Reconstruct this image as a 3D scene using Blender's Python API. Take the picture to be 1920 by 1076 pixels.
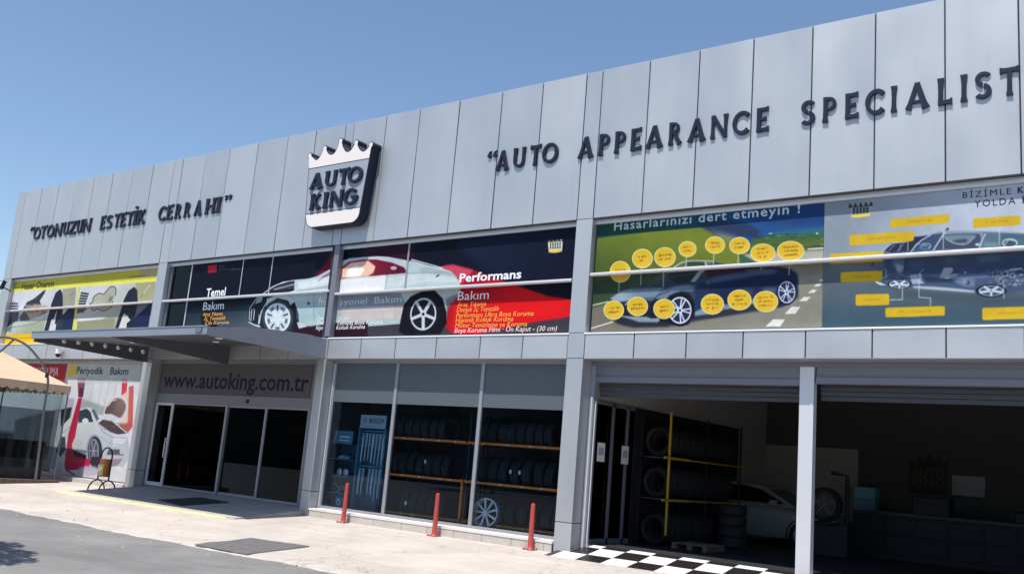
import bpy, bmesh, math, random
import numpy as np
from mathutils import Vector, Matrix
random.seed(7)
rng = np.random.default_rng(7)
S = bpy.context.scene
for o in list(bpy.data.objects): bpy.data.objects.remove(o)
COL = S.collection
R = math.radians

# ------------------------------------------------------------------ camera
FPX = 1764.43; YAW, PITCH, ROLL = -0.64674271, 0.18864794, 0.08444365
CAM = np.array([0.0, -15.94791307, 1.55])
_cy, _sy, _cp, _sp, _cr, _sr = math.cos(YAW), math.sin(YAW), math.cos(PITCH), math.sin(PITCH), math.cos(ROLL), math.sin(ROLL)
_F = np.array([_sy*_cp, _cy*_cp, _sp]); _Rt = np.array([_cy, -_sy, 0.0]); _U = np.cross(_Rt, _F)
_r = _Rt*_cr + _U*_sr; _u = -_Rt*_sr + _U*_cr
cd = bpy.data.cameras.new('camera'); cam = bpy.data.objects.new('camera', cd); COL.objects.link(cam)
cam.matrix_world = Matrix(((_r[0], _u[0], -_F[0], CAM[0]), (_r[1], _u[1], -_F[1], CAM[1]), (_r[2], _u[2], -_F[2], CAM[2]), (0, 0, 0, 1)))
cd.sensor_width = 36; cd.lens = FPX/1920*36; cd.clip_end = 5000; cd.clip_start = 0.1
S.camera = cam

# ------------------------------------------------------------------ sky, sun, exposure
SUN_TRAVEL = Vector((0.03, 1.0, -2.28)).normalized()
EL = math.asin(-SUN_TRAVEL.z)
W = bpy.data.worlds.new('World'); S.world = W; W.use_nodes = True
nt = W.node_tree; bgn = nt.nodes['Background']
sky = nt.nodes.new('ShaderNodeTexSky'); sky.sky_type = 'NISHITA'; sky.sun_disc = False
sky.sun_elevation = EL; sky.sun_rotation = math.radians(180)
sky.air_density = 1.05; sky.dust_density = 0.35; sky.ozone_density = 2.8; sky.altitude = 50
nt.links.new(sky.outputs[0], bgn.inputs[0]); bgn.inputs[1].default_value = 0.135
sl = bpy.data.lights.new('sun', 'SUN'); sl.energy = 4.9; sl.angle = R(0.55); sl.color = (1.0, 0.955, 0.89)
sun = bpy.data.objects.new('sun', sl); COL.objects.link(sun)
sun.rotation_euler = SUN_TRAVEL.to_track_quat('-Z', 'Y').to_euler(); sun.location = (0, -20, 40)
S.view_settings.view_transform = 'Standard'; S.view_settings.look = 'None'
S.view_settings.exposure = 0.22; S.view_settings.gamma = 1; S.view_settings.use_curve_mapping = False

# ------------------------------------------------------------------ plane helpers (points measured on known wall / ground planes)
def ray(x, y): return _F + _r*((x-960)/FPX) - _u*((y-538)/FPX)
def onY(x, y, Y=0.0):
    d = ray(x, y); return CAM + d*((Y-CAM[1])/d[1])
def onX(x, y, X=0.0):
    d = ray(x, y); return CAM + d*((X-CAM[0])/d[0])

# ------------------------------------------------------------------ mesh helpers
class MB:
    def __init__(s): s.v = []; s.f = []
    def add(s, v, f):
        n = len(s.v); s.v += [tuple(p) for p in v]; s.f += [tuple(i+n for i in q) for q in f]; return s
    def box(s, x0, x1, y0, y1, z0, z1):
        v = [(x0,y0,z0),(x1,y0,z0),(x1,y1,z0),(x0,y1,z0),(x0,y0,z1),(x1,y0,z1),(x1,y1,z1),(x0,y1,z1)]
        return s.add(v, [(0,3,2,1),(4,5,6,7),(0,1,5,4),(1,2,6,5),(2,3,7,6),(3,0,4,7)])
    def cbox(s, x0, x1, y0, y1, z0, z1, c=.006):
        """box with a chamfered rim on its -Y face"""
        v = [(x0+c,y0,z0+c),(x1-c,y0,z0+c),(x1-c,y0,z1-c),(x0+c,y0,z1-c),
             (x0,y0+c,z0),(x1,y0+c,z0),(x1,y0+c,z1),(x0,y0+c,z1),
             (x0,y1,z0),(x1,y1,z0),(x1,y1,z1),(x0,y1,z1)]
        return s.add(v, [(0,1,2,3),(0,4,5,1),(1,5,6,2),(2,6,7,3),(3,7,4,0),(4,8,9,5),(5,9,10,6),(6,10,11,7),(7,11,8,4),(8,11,10,9)])
    def prism(s, poly, axis, a0, a1):
        """extrude 2D polygon; axis 'X': poly is (y,z); 'Y': (x,z); 'Z': (x,y)"""
        n = len(poly)
        def P(p, a): return (a, p[0], p[1]) if axis == 'X' else ((p[0], a, p[1]) if axis == 'Y' else (p[0], p[1], a))
        v = [P(p, a0) for p in poly] + [P(p, a1) for p in poly]
        f = [tuple(range(n)), tuple(range(2*n-1, n-1, -1))] + [(i, (i+n), (i+1) % n + n, (i+1) % n) for i in range(n)]
        return s.add(v, f)
    def tube(s, pts, r, n=8, cap=True):
        pts = [Vector(p) for p in pts]; base = len(s.v); prev = None
        for i, p in enumerate(pts):
            t = (pts[min(i+1, len(pts)-1)] - pts[max(i-1, 0)]).normalized()
            if prev is None:
                a = Vector((0, 0, 1)) if abs(t.z) < .9 else Vector((1, 0, 0)); prev = t.cross(a).normalized()
            b = t.cross(prev).normalized(); prev = b.cross(t).normalized()
            rr = r[i] if isinstance(r, (list, tuple)) else r
            for k in range(n):
                an = 2*math.pi*k/n; s.v.append(tuple(p + prev*math.cos(an)*rr + b*math.sin(an)*rr))
        for i in range(len(pts)-1):
            for k in range(n):
                s.f.append((base+i*n+k, base+i*n+(k+1) % n, base+(i+1)*n+(k+1) % n, base+(i+1)*n+k))
        if cap:
            s.f.append(tuple(base+k for k in range(n))[::-1]); e = base+(len(pts)-1)*n; s.f.append(tuple(e+k for k in range(n)))
        return s
    def lathe(s, prof, axis='Z', n=24, c=(0, 0, 0), closed=False):
        base = len(s.v); m = len(prof)
        for k in range(n):
            a = 2*math.pi*k/n; ca, sa = math.cos(a), math.sin(a)
            for (rr, h) in prof:
                p = {'Z': (rr*ca, rr*sa, h), 'X': (h, rr*ca, rr*sa), 'Y': (rr*ca, h, rr*sa)}[axis]
                s.v.append((p[0]+c[0], p[1]+c[1], p[2]+c[2]))
        for k in range(n):
            k2 = (k+1) % n
            for j in range(m-1 if not closed else m):
                j2 = (j+1) % m
                s.f.append((base+k*m+j, base+k2*m+j, base+k2*m+j2, base+k*m+j2))
        return s
    def mesh(s, name, smooth=False):
        me = bpy.data.meshes.new(name); me.from_pydata(s.v, [], s.f); me.update()
        bm = bmesh.new(); bm.from_mesh(me); bmesh.ops.recalc_face_normals(bm, faces=bm.faces); bm.to_mesh(me); bm.free()
        if smooth:
            for p in me.polygons: p.use_smooth = True
            try: me.set_sharp_from_angle(angle=R(35))
            except Exception: pass
        return me

ORIG = {}
def link(name, me, mat=None, parent=None, loc=None):
    o = bpy.data.objects.new(name, me); COL.objects.link(o)
    if mat is not None and me is not None and len(me.materials) == 0: me.materials.append(mat)
    if parent is not None:
        po = ORIG.get(parent.name, Vector((0, 0, 0))); o.parent = parent
        if loc is None: loc = -po; ORIG[o.name] = Vector((0, 0, 0))      # mesh given in world coordinates
        else: ORIG[o.name] = po + Vector(loc)
    else: ORIG[o.name] = Vector(loc or (0, 0, 0))
    if loc is not None: o.location = loc
    return o
def part(name, mb, mat, parent, smooth=False, loc=None):
    me = mb.mesh(name, smooth) if isinstance(mb, MB) else mb
    return link(name, me, mat, parent, loc)
def tag(o, label=None, cat=None, group=None, kind=None):
    if label: o['label'] = label
    if cat: o['category'] = cat
    if group: o['group'] = group
    if kind: o['kind'] = kind
    return o
def thing(name, label, cat, loc=(0, 0, 0), group=None, rz=0):
    o = bpy.data.objects.new(name, None); COL.objects.link(o); o.location = loc; o.rotation_euler = (0, 0, rz)
    o.empty_display_size = .2; ORIG[o.name] = Vector(loc); return tag(o, label, cat, group)
def solo(name, mb, mat, label, cat, group=None, smooth=False, loc=None):
    me = mb.mesh(name, smooth) if isinstance(mb, MB) else mb
    return tag(link(name, me, mat, None, loc), label, cat, group)
def struct(name, mb, mat):
    return tag(link(name, mb.mesh(name), mat), kind='structure')
def dup(root, loc, label, group=None, rz=None, scale=None):
    r = root.copy(); COL.objects.link(r); r.location = loc; r['label'] = label
    if group: r['group'] = group
    if rz is not None: r.rotation_euler = (root.rotation_euler[0], root.rotation_euler[1], rz)
    if scale: r.scale = scale
    for ch in list(root.children):
        c = ch.copy(); COL.objects.link(c); c.parent = r
        for g in ch.children:
            d = g.copy(); COL.objects.link(d); d.parent = c
    return r

# ------------------------------------------------------------------ materials
def mat(name, col, rough=.6, metal=0.0, var=0.0, vscale=3.0, bump=0.0, bscale=40.0, spec=None, emit=None, streak=0.0, coat=0.0):
    m = bpy.data.materials.new(name); m.use_nodes = True; n = m.node_tree.nodes; l = m.node_tree.links
    b = n['Principled BSDF']; b.inputs['Base Color'].default_value = (*col, 1); b.inputs['Roughness'].default_value = rough
    b.inputs['Metallic'].default_value = metal
    if spec is not None: b.inputs['Specular IOR Level'].default_value = spec
    if coat: b.inputs['Coat Weight'].default_value = coat; b.inputs['Coat Roughness'].default_value = .08
    tc = n.new('ShaderNodeTexCoord')
    src = None
    if var:
        no = n.new('ShaderNodeTexNoise'); no.inputs['Scale'].default_value = vscale; no.inputs['Detail'].default_value = 6
        no.inputs['Roughness'].default_value = .62; l.new(tc.outputs['Object'], no.inputs['Vector'])
        mr = n.new('ShaderNodeMapRange'); mr.inputs[1].default_value = .3; mr.inputs[2].default_value = .7
        mr.inputs[3].default_value = 1-var; mr.inputs[4].default_value = 1+var; l.new(no.outputs['Fac'], mr.inputs[0]); src = mr.outputs[0]
    if streak:
        mp = n.new('ShaderNodeMapping'); mp.inputs['Scale'].default_value = (14, 14, .5); l.new(tc.outputs['Object'], mp.inputs[0])
        no2 = n.new('ShaderNodeTexNoise'); no2.inputs['Scale'].default_value = 1.0; no2.inputs['Detail'].default_value = 4; l.new(mp.outputs[0], no2.inputs['Vector'])
        mr2 = n.new('ShaderNodeMapRange'); mr2.inputs[1].default_value = .45; mr2.inputs[2].default_value = .8
        mr2.inputs[3].default_value = 1; mr2.inputs[4].default_value = 1-streak; l.new(no2.outputs['Fac'], mr2.inputs[0])
        if src is not None:
            mu = n.new('ShaderNodeMath'); mu.operation = 'MULTIPLY'; l.new(src, mu.inputs[0]); l.new(mr2.outputs[0], mu.inputs[1]); src = mu.outputs[0]
        else: src = mr2.outputs[0]
    if src is not None:
        vm = n.new('ShaderNodeVectorMath'); vm.operation = 'SCALE'; vm.inputs[0].default_value = col; l.new(src, vm.inputs['Scale']); l.new(vm.outputs[0], b.inputs['Base Color'])
    if bump:
        nb = n.new('ShaderNodeTexNoise'); nb.inputs['Scale'].default_value = bscale; nb.inputs['Detail'].default_value = 5; l.new(tc.outputs['Object'], nb.inputs['Vector'])
        bu = n.new('ShaderNodeBump'); bu.inputs['Strength'].default_value = bump; bu.inputs['Distance'].default_value = .02; l.new(nb.outputs['Fac'], bu.inputs['Height']); l.new(bu.outputs[0], b.inputs['Normal'])
    if emit: b.inputs['Emission Color'].default_value = (*emit[0], 1); b.inputs['Emission Strength'].default_value = emit[1]
    return m
def glass(name, tint, fres=1.5, rough=0.0):
    m = bpy.data.materials.new(name); m.use_nodes = True; n = m.node_tree.nodes; l = m.node_tree.links
    for q in list(n): n.remove(q)
    out = n.new('ShaderNodeOutputMaterial'); t = n.new('ShaderNodeBsdfTransparent'); t.inputs[0].default_value = (*tint, 1)
    g = n.new('ShaderNodeBsdfGlossy'); g.inputs['Roughness'].default_value = rough; g.inputs[0].default_value = (.95, .97, 1, 1)
    f = n.new('ShaderNodeFresnel'); f.inputs[0].default_value = fres; mx = n.new('ShaderNodeMixShader')
    l.new(f.outputs[0], mx.inputs[0]); l.new(t.outputs[0], mx.inputs[1]); l.new(g.outputs[0], mx.inputs[2]); l.new(mx.outputs[0], out.inputs[0])
    return m

M = {}
M['clad'] = mat('aluminium_cladding', (.485, .498, .515), .45, .5, var=.025, vscale=.9, streak=.03)
M['clad2'] = mat('aluminium_cladding_light', (.505, .517, .535), .45, .5, var=.025, vscale=.9, streak=.03)
M['joint'] = mat('dark_joint_backing', (.012, .015, .022), .8)
M['wallgrey'] = mat('grey_render_wall', (.30, .31, .33), .8, var=.08)
M['frame'] = mat('window_frame_aluminium', (.33, .345, .375), .4, .4, var=.03)
M['framelt'] = mat('light_frame_aluminium', (.66, .67, .70), .35, .3)
M['framedk'] = mat('dark_grey_frame', (.20, .20, .23), .5, .3)
M['blind'] = mat('grey_blind_panel', (.095, .116, .135), .5, .1, var=.03)
M['sill'] = mat('white_sill', (.82, .82, .82), .4)
M['navy'] = mat('navy_letter_paint', (.009, .014, .036), .5, 0, spec=.3)
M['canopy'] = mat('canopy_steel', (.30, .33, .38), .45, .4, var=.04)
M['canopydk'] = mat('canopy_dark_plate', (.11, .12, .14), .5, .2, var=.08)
M['cap'] = mat('white_plastic_cap', (.85, .85, .80), .4)
M['concrete'] = mat('pale_concrete', (.505, .448, .40), .85)
M['asphalt'] = mat('weathered_asphalt', (.20, .195, .188), .85)
M['plat'] = mat('entrance_paving', (.42, .38, .345), .8, var=.14, vscale=2)
M['yellow'] = mat('faded_yellow_paint', (.66, .60, .33), .75, var=.3, vscale=5)
M['plinth'] = mat('plinth_stone', (.50, .455, .41), .75, var=.09, vscale=4, bump=.1)
M['plinthtop'] = mat('plinth_marble_top', (.70, .66, .62), .5, var=.05)
M['rubber'] = mat('black_rubber', (.035, .037, .042), .75, var=.2, vscale=6, bump=.3, bscale=90)
M['matgrey'] = mat('dusty_rubber_mat', (.13, .125, .125), .8, var=.18, vscale=5, bump=.5, bscale=60)
M['matdark'] = mat('dark_rubber_mat', (.035, .035, .04), .8, var=.15, vscale=5, bump=.4, bscale=60)
M['boll'] = mat('red_bollard_plastic', (.42, .062, .048), .5, var=.12, vscale=4, bump=.05)
M['black'] = mat('black_painted_steel', (.012, .012, .014), .4)
M['orange'] = mat('orange_bin_plastic', (.55, .16, .035), .45, var=.1)
M['rackor'] = mat('orange_rack_steel', (.85, .24, .025), .45, var=.1)
M['racky'] = mat('yellow_rack_steel', (.50, .30, .035), .45)
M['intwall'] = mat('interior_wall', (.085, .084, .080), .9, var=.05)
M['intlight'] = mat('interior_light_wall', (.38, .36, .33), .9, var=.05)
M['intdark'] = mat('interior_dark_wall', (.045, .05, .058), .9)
M['tyredk'] = mat('shaded_garage_tyre', (.009, .0095, .011), .8)  # tyre rubber colour darkened for the dim light inside the garage
M['slat'] = mat('dark_shutter_slat', (.05, .055, .065), .6)
M['bench'] = mat('dark_workshop_paint', (.012, .013, .018), .6)
M['rimdim'] = mat('dimmed_alloy', (.09, .09, .10), .6, .1)  # alloy colour turned down to stand in for the garage gloom
M['ledge'] = mat('ledge_aluminium', (.58, .58, .59), .45, .2)
M['entframe_shade'] = mat('entrance_frame_shaded', (.21, .215, .23), .5, .2)  # frame colour darkened for the shade under the canopy
M['emb'] = mat('dim_yellow_print', (.10, .08, .03), .8)
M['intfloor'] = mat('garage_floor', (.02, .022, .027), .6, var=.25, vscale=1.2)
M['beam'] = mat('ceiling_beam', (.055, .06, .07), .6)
M['white'] = mat('white_tile', (.78, .77, .76), .35, var=.05, vscale=6)
M['blacktile'] = mat('black_tile', (.022, .018, .018), .3, var=.15, vscale=6)
M['chrome'] = mat('chrome', (.8, .8, .82), .15, 1)
M['rim'] = mat('alloy_rim', (.80, .80, .81), .3, .45)
M['carwhite'] = mat('white_car_paint', (.34, .33, .31), .35, coat=.5)
M['cardark'] = mat('dark_car_paint', (.006, .007, .011), .5)
M['carglass'] = mat('car_window_glass', (.01, .012, .016), .08)
M['lamp'] = mat('headlamp_plastic', (.6, .62, .66), .15, .3)
M['tent'] = mat('tan_tent_canvas', (.56, .42, .29), .85, var=.07, vscale=2, bump=.1, bscale=8)
M['tentpole'] = mat('grey_steel_tube', (.20, .21, .22), .4, .5)
M['plastic'] = glass('clear_tent_plastic', (.50, .60, .62), 1.35, .15)
M['tint'] = glass('blue_tinted_glass', (.80, .87, .92), 1.25)
M['dkglass'] = glass('dark_door_glass', (.16, .22, .27), 1.25)
M['cream'] = mat('sign_cream_face', (.80, .73, .69), .5)
M['signgrey'] = mat('sign_grey_field', (.33, .36, .41), .5)
M['blue'] = mat('display_blue', (.07, .22, .36), .5)
M['bluedk'] = mat('display_dark_blue', (.03, .09, .16), .5)
M['pale'] = mat('display_pale_blue', (.36, .50, .58), .5)
M['paper'] = mat('white_paper', (.75, .75, .74), .8)
M['turq'] = mat('turquoise_paper', (.16, .42, .50), .7)
M['bluetext'] = mat('pale_print', (.6, .75, .85), .6)
M['wood'] = mat('brown_deck_board', (.14, .105, .08), .8, var=.2, vscale=6)
M['bag'] = mat('dark_stored_goods', (.03, .034, .045), .8, var=.3)
M['greyroof'] = mat('grey_roofing', (.25, .25, .26), .8)
M['bark'] = mat('tree_bark', (.10, .07, .05), .9, var=.3, vscale=8, bump=.6)
M['leaf'] = mat('tree_leaf', (.045, .085, .025), .6, var=.4, vscale=1.5)
M['opp'] = mat('dark_rendered_wall', (.10, .10, .10), .9, var=.15)
M['debris'] = mat('dry_leaf_litter', (.25, .2, .15), .9, var=.5, vscale=9)
PRINT = {k: mat('print_'+k, c, .6, spec=.12) for k, c in dict(white=(.82, .83, .85), navy=(.02, .025, .06), black=(.02, .02, .025), orange=(.85, .42, .08),
         pink=(.85, .62, .60), grey=(.36, .38, .45), paleblue=(.50, .62, .66), purple=(.028, .020, .055), olive=(.12, .12, .03)).items()}

def refine_cladding(m):
    n = m.node_tree.nodes; l = m.node_tree.links; b = n['Principled BSDF']; src = b.inputs['Base Color'].links[0].from_socket
    oi = n.new('ShaderNodeObjectInfo'); mr = n.new('ShaderNodeMapRange'); mr.inputs[3].default_value = .965; mr.inputs[4].default_value = 1.03; l.new(oi.outputs['Random'], mr.inputs[0])
    tc = n.new('ShaderNodeTexCoord'); mp = n.new('ShaderNodeMapping'); mp.inputs['Scale'].default_value = (.7, .7, .35); l.new(tc.outputs['Object'], mp.inputs[0])
    add = n.new('ShaderNodeVectorMath'); add.operation = 'ADD'; l.new(mp.outputs[0], add.inputs[0]); cmb = n.new('ShaderNodeMath'); cmb.operation = 'MULTIPLY'; cmb.inputs[1].default_value = 37
    l.new(oi.outputs['Random'], cmb.inputs[0]); l.new(cmb.outputs[0], add.inputs[1])
    no = n.new('ShaderNodeTexNoise'); no.inputs['Scale'].default_value = 1.1; no.inputs['Detail'].default_value = 3; l.new(add.outputs[0], no.inputs['Vector'])
    m2 = n.new('ShaderNodeMapRange'); m2.inputs[1].default_value = .3; m2.inputs[2].default_value = .7; m2.inputs[3].default_value = .955; m2.inputs[4].default_value = 1.04; l.new(no.outputs['Fac'], m2.inputs[0])
    mu = n.new('ShaderNodeMath'); mu.operation = 'MULTIPLY'; l.new(mr.outputs[0], mu.inputs[0]); l.new(m2.outputs[0], mu.inputs[1])
    vm = n.new('ShaderNodeVectorMath'); vm.operation = 'SCALE'; l.new(src, vm.inputs[0]); l.new(mu.outputs[0], vm.inputs['Scale']); l.new(vm.outputs[0], b.inputs['Base Color'])
    m3 = n.new('ShaderNodeMapRange'); m3.inputs[1].default_value = .3; m3.inputs[2].default_value = .7; m3.inputs[3].default_value = .36; m3.inputs[4].default_value = .50; l.new(no.outputs['Fac'], m3.inputs[0]); l.new(m3.outputs[0], b.inputs['Roughness'])
refine_cladding(M['clad']); refine_cladding(M['clad2'])

def refine_ground_materials():
    for key, kind in (('concrete', 0), ('asphalt', 1)):
        m = M[key]; n = m.node_tree.nodes; l = m.node_tree.links; b = n['Principled BSDF']; col = tuple(b.inputs['Base Color'].default_value[:3])
        tc = n.new('ShaderNodeTexCoord')
        def noise(sc, det, dist=0, rough=.6):
            q = n.new('ShaderNodeTexNoise'); q.inputs['Scale'].default_value = sc; q.inputs['Detail'].default_value = det
            q.inputs['Distortion'].default_value = dist; q.inputs['Roughness'].default_value = rough; l.new(tc.outputs['Object'], q.inputs['Vector']); return q.outputs['Fac']
        def mr(x, a, b_, c, d):
            q = n.new('ShaderNodeMapRange'); q.inputs[1].default_value = a; q.inputs[2].default_value = b_; q.inputs[3].default_value = c; q.inputs[4].default_value = d; l.new(x, q.inputs[0]); return q.outputs[0]
        def mul(x, y):
            q = n.new('ShaderNodeMath'); q.operation = 'MULTIPLY'; l.new(x, q.inputs[0]); l.new(y, q.inputs[1]); return q.outputs[0]
        big = mr(noise(.45, 5, .6), .35, .65, .88 if kind == 0 else .84, 1.08 if kind == 0 else 1.16)
        mid = mr(noise(3.2, 8, .3, .7), .3, .7, .93, 1.06)
        fine = mr(noise(60 if kind == 0 else 90, 3, 0, .8), .35, .65, .94 if kind == 0 else .82, 1.05 if kind == 0 else 1.18)
        spots = mr(noise(1.5, 3, 1.5, .5), .64, .72, 1.0, .80)
        f = mul(mul(big, mid), mul(fine, spots))
        # wheel-swept dust streaks along the road direction
        mp = n.new('ShaderNodeMapping'); mp.inputs['Scale'].default_value = (.12, 1.6, 1); l.new(tc.outputs['Object'], mp.inputs[0])
        q = n.new('ShaderNodeTexNoise'); q.inputs['Scale'].default_value = 1.2; q.inputs['Detail'].default_value = 6; l.new(mp.outputs[0], q.inputs['Vector'])
        f = mul(f, mr(q.outputs['Fac'], .35, .7, 1.04, .93))
        if kind == 0:
            vo = n.new('ShaderNodeTexVoronoi'); vo.feature = 'DISTANCE_TO_EDGE'; vo.inputs['Scale'].default_value = .33; l.new(tc.outputs['Object'], vo.inputs['Vector'])
            wob = n.new('ShaderNodeVectorMath'); wob.operation = 'ADD'; nz = n.new('ShaderNodeTexNoise'); nz.inputs['Scale'].default_value = 1.3; nz.inputs['Detail'].default_value = 5
            l.new(tc.outputs['Object'], nz.inputs['Vector']); l.new(tc.outputs['Object'], wob.inputs[0]); l.new(nz.outputs['Color'], wob.inputs[1]); l.new(wob.outputs[0], vo.inputs['Vector'])
            f = mul(f, mr(vo.outputs['Distance'], .0, .008, .76, 1.0))
        vm = n.new('ShaderNodeVectorMath'); vm.operation = 'SCALE'; vm.inputs[0].default_value = col; l.new(f, vm.inputs['Scale']); l.new(vm.outputs[0], b.inputs['Base Color'])
        nb = n.new('ShaderNodeTexNoise'); nb.inputs['Scale'].default_value = 120 if kind else 50; nb.inputs['Detail'].default_value = 4; l.new(tc.outputs['Object'], nb.inputs['Vector'])
        bu = n.new('ShaderNodeBump'); bu.inputs['Strength'].default_value = .35 if kind else .15; bu.inputs['Distance'].default_value = .02; l.new(nb.outputs['Fac'], bu.inputs['Height']); l.new(bu.outputs[0], b.inputs['Normal'])
refine_ground_materials()

# ------------------------------------------------------------------ ground
def gz(y):
    return .05*y if y > -5.2 else -.26 + .006*(y+5.2)
def strip(x0, x1, ys, dz, nx=1):
    mb = MB(); v = []; f = []
    xs = np.linspace(x0, x1, nx+1)
    for y in ys:
        for x in xs: v.append((x, y, gz(y)+dz))
    for j in range(len(ys)-1):
        for i in range(nx): a = j*(nx+1)+i; f.append((a, a+1, a+nx+2, a+nx+1))
    return mb.add(v, f)
mb = MB()
ysg = [-2000, -200, -60, -20, -8, -5.2, 0, .02]
v = []; f = []
for y in ysg:
    for x in (-2000, -100, 100, 2000): v.append((x, y, (gz(max(y, -60)) - .03)))
for y, z in ((.05, -.05), (60, -.05), (2000, -.05)):
    for x in (-2000, -100, 100, 2000): v.append((x, y, z))
nr = len(ysg)+3
for j in range(nr-1):
    for i in range(3): a = j*4+i; f.append((a, a+1, a+5, a+4))
mb.add(v, f)
struct('road', mb, M['asphalt'])
# pavement with a ragged worn edge against the road, about 2 cm thick
mb = MB(); xs = np.arange(-60, 30.01, .12); v = []; f = []
ph = rng.uniform(0, 6.28, 8)
for x in xs:
    e = -5.22 + .05*math.sin(x*.7+ph[0]) + .045*math.sin(x*1.9+ph[1]) + .03*math.sin(x*4.3+ph[2]) + .02*math.sin(x*9.1+ph[3]) + rng.normal(0, .012)
    for y, dz in ((e-.05, -.029), (e, -.012), (e+.18, -.001), (-4.0, 0), (-2.0, 0), (.3, 0)):
        v.append((x, y, gz(y)+dz))
for i in range(len(xs)-1):
    for j in range(5): a = i*6+j; f.append((a, a+6, a+7, a+1))
mb.add(v, f); struct('pavement', mb, M['concrete'])

# entrance platform with yellow painted front edge
XA, XB = -25.0, -17.75
pt = [(-2.02, gz(-2.02)+.022), (.34, .155)]
ent = thing('entrance_platform', 'raised grey paved step in front of the glass entrance doors, shaded by the canopy', 'step', (-21, -1, 0))
mb = MB(); mb.prism([(pt[0][0], -.4), pt[0], pt[1], (.34, -.4)], 'X', XA, XB)
part('paving', mb, M['plat'], ent)
mb = MB(); mb.prism([(-2.06, -.3), (-2.06, gz(-2.06)+.012), (-2.045, gz(-2.02)+.024), (-2.022, gz(-2.02)+.024), (-2.022, -.3)], 'X', XA-.4, XB-.25)
mb.prism([(-2.22, gz(-2.22)-.01), (-2.22, gz(-2.22)+.004), (-2.061, gz(-2.061)+.006), (-2.061, gz(-2.061)-.01)], 'X', XA-.1, XB-.4)
e = part('kerb', mb, M['yellow'], ent); e['label'] = 'faded yellow painted front edge'

# ------------------------------------------------------------------ building shell
bld = thing('showroom_building', 'long two-storey showroom clad in silver grey panels with garage bays on the right', 'building', (-17.6, 0, 0))
XL, XR, ZT, ZF, ZS, ZB = -35.27, 8.0, 9.99, 6.73, 4.33, 3.81
DEP = 15.0
GAP = .022
mb = MB()
mb.box(XL+.02, XR, .02, .12, ZF+.01, ZT-.02); mb.box(XL+.02, XR, .02, .14, ZB+.01, ZS-.01)
part('cladding_backing', mb, M['joint'], bld)
mb = MB()
mb.box(XL, XR, DEP, DEP+.2, -.3, 9.6); mb.box(XL, XL+.2, .14, DEP, -.3, 9.6); mb.box(XR-.2, XR, .14, DEP, -.3, 9.6)
part('wall', mb, M['wallgrey'], bld)
mb = MB(); mb.box(XL, XR, .13, DEP, 9.2, 9.5); part('roof', mb, M['greyroof'], bld)
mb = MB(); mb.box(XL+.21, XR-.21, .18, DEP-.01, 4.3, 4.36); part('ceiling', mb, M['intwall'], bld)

joints_up = [-35.27, -34.72, -33.56, -32.40, -31.24, -30.10, -28.94, -27.78, -26.63, -25.50, -25.05, -23.91, -22.76, -21.48, -20.20, -19.06,
             -17.92, -17.60, -16.45, -15.31, -14.05, -12.78, -11.64, -10.50, -10.10, -8.97, -7.86, -6.74, -5.60, -4.48, -3.34, -2.23, -1.10, .03, 1.15, 1.55, 2.7, 3.85, 5.0, 6.15, 7.3, 8.0]
pillar_i = {0, 9, 16, 23, 34}
def clad(x0, x1, z0, z1, m, y0=0.0, y1=.02, tilt=1.0):
    cx, cz = (x0+x1)/2, (z0+z1)/2
    mb = MB(); w, h = (x1-x0-GAP)/2, (z1-z0)/2
    # very slightly bulged face, like real sheet panels
    c = .006; b = .0015*rng.uniform(-1, 1.6)*tilt
    v = []; f = []; N = 3
    for j in range(N+1):
        for i in range(N+1):
            u_, t_ = -1+2*i/N, -1+2*j/N
            v.append((u_*(w-c), -b*(1-u_*u_)*(1-t_*t_)*4, t_*(h-c)))
    for j in range(N):
        for i in range(N): a = j*(N+1)+i; f.append((a, a+1, a+N+2, a+N+1))
    mb.add(v, f)
    mb.add([(-w+c, 0, -h+c), (w-c, 0, -h+c), (w-c, 0, h-c), (-w+c, 0, h-c), (-w, c, -h), (w, c, -h), (w, c, h), (-w, c, h), (-w, y1-y0, -h), (w, y1-y0, -h), (w, y1-y0, h), (-w, y1-y0, h)],
           [(0, 4, 5, 1), (1, 5, 6, 2), (2, 6, 7, 3), (3, 7, 4, 0), (4, 8, 9, 5), (5, 9, 10, 6), (6, 10, 11, 7), (7, 11, 8, 4), (8, 11, 10, 9)])
    me = mb.mesh('cladding_panel')
    for i, p in enumerate(me.polygons): p.use_smooth = i < N*N
    o = link('cladding_panel', me, m, bld, Vector((cx, y0, cz)) - ORIG[bld.name])
    o.rotation_euler = (R(rng.normal(0, .12)*tilt), 0, R(rng.normal(0, .16)*tilt))
    return o
for i in range(len(joints_up)-1):
    clad(joints_up[i], joints_up[i+1], ZF, ZT, M['clad'] if rng.random() < .7 else M['clad2'])
# lower band: bays only, pillars run through
for i in range(len(joints_up)-1):
    if i in pillar_i: continue
    clad(joints_up[i], joints_up[i+1], ZB, ZS-.03, M['clad2'] if rng.random() < .6 else M['clad'])
# parapet capping
mb = MB(); mb.box(XL-.01, XR, .022, .36, ZT-.03, ZT-.012); part('parapet_capping', mb, M['framelt'], bld)
# left return of the corner pillar
mb = MB(); mb.box(XL-.012, XL-.001, .02, 2.0, ZF, ZT); mb.box(XL-.012, XL-.001, .02, 2.0, .55, ZF-.015); mb.box(XL-.012, XL-.001, .02, 2.0, -.2, .535)
part('corner_cladding', mb, M['clad'], bld)
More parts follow.
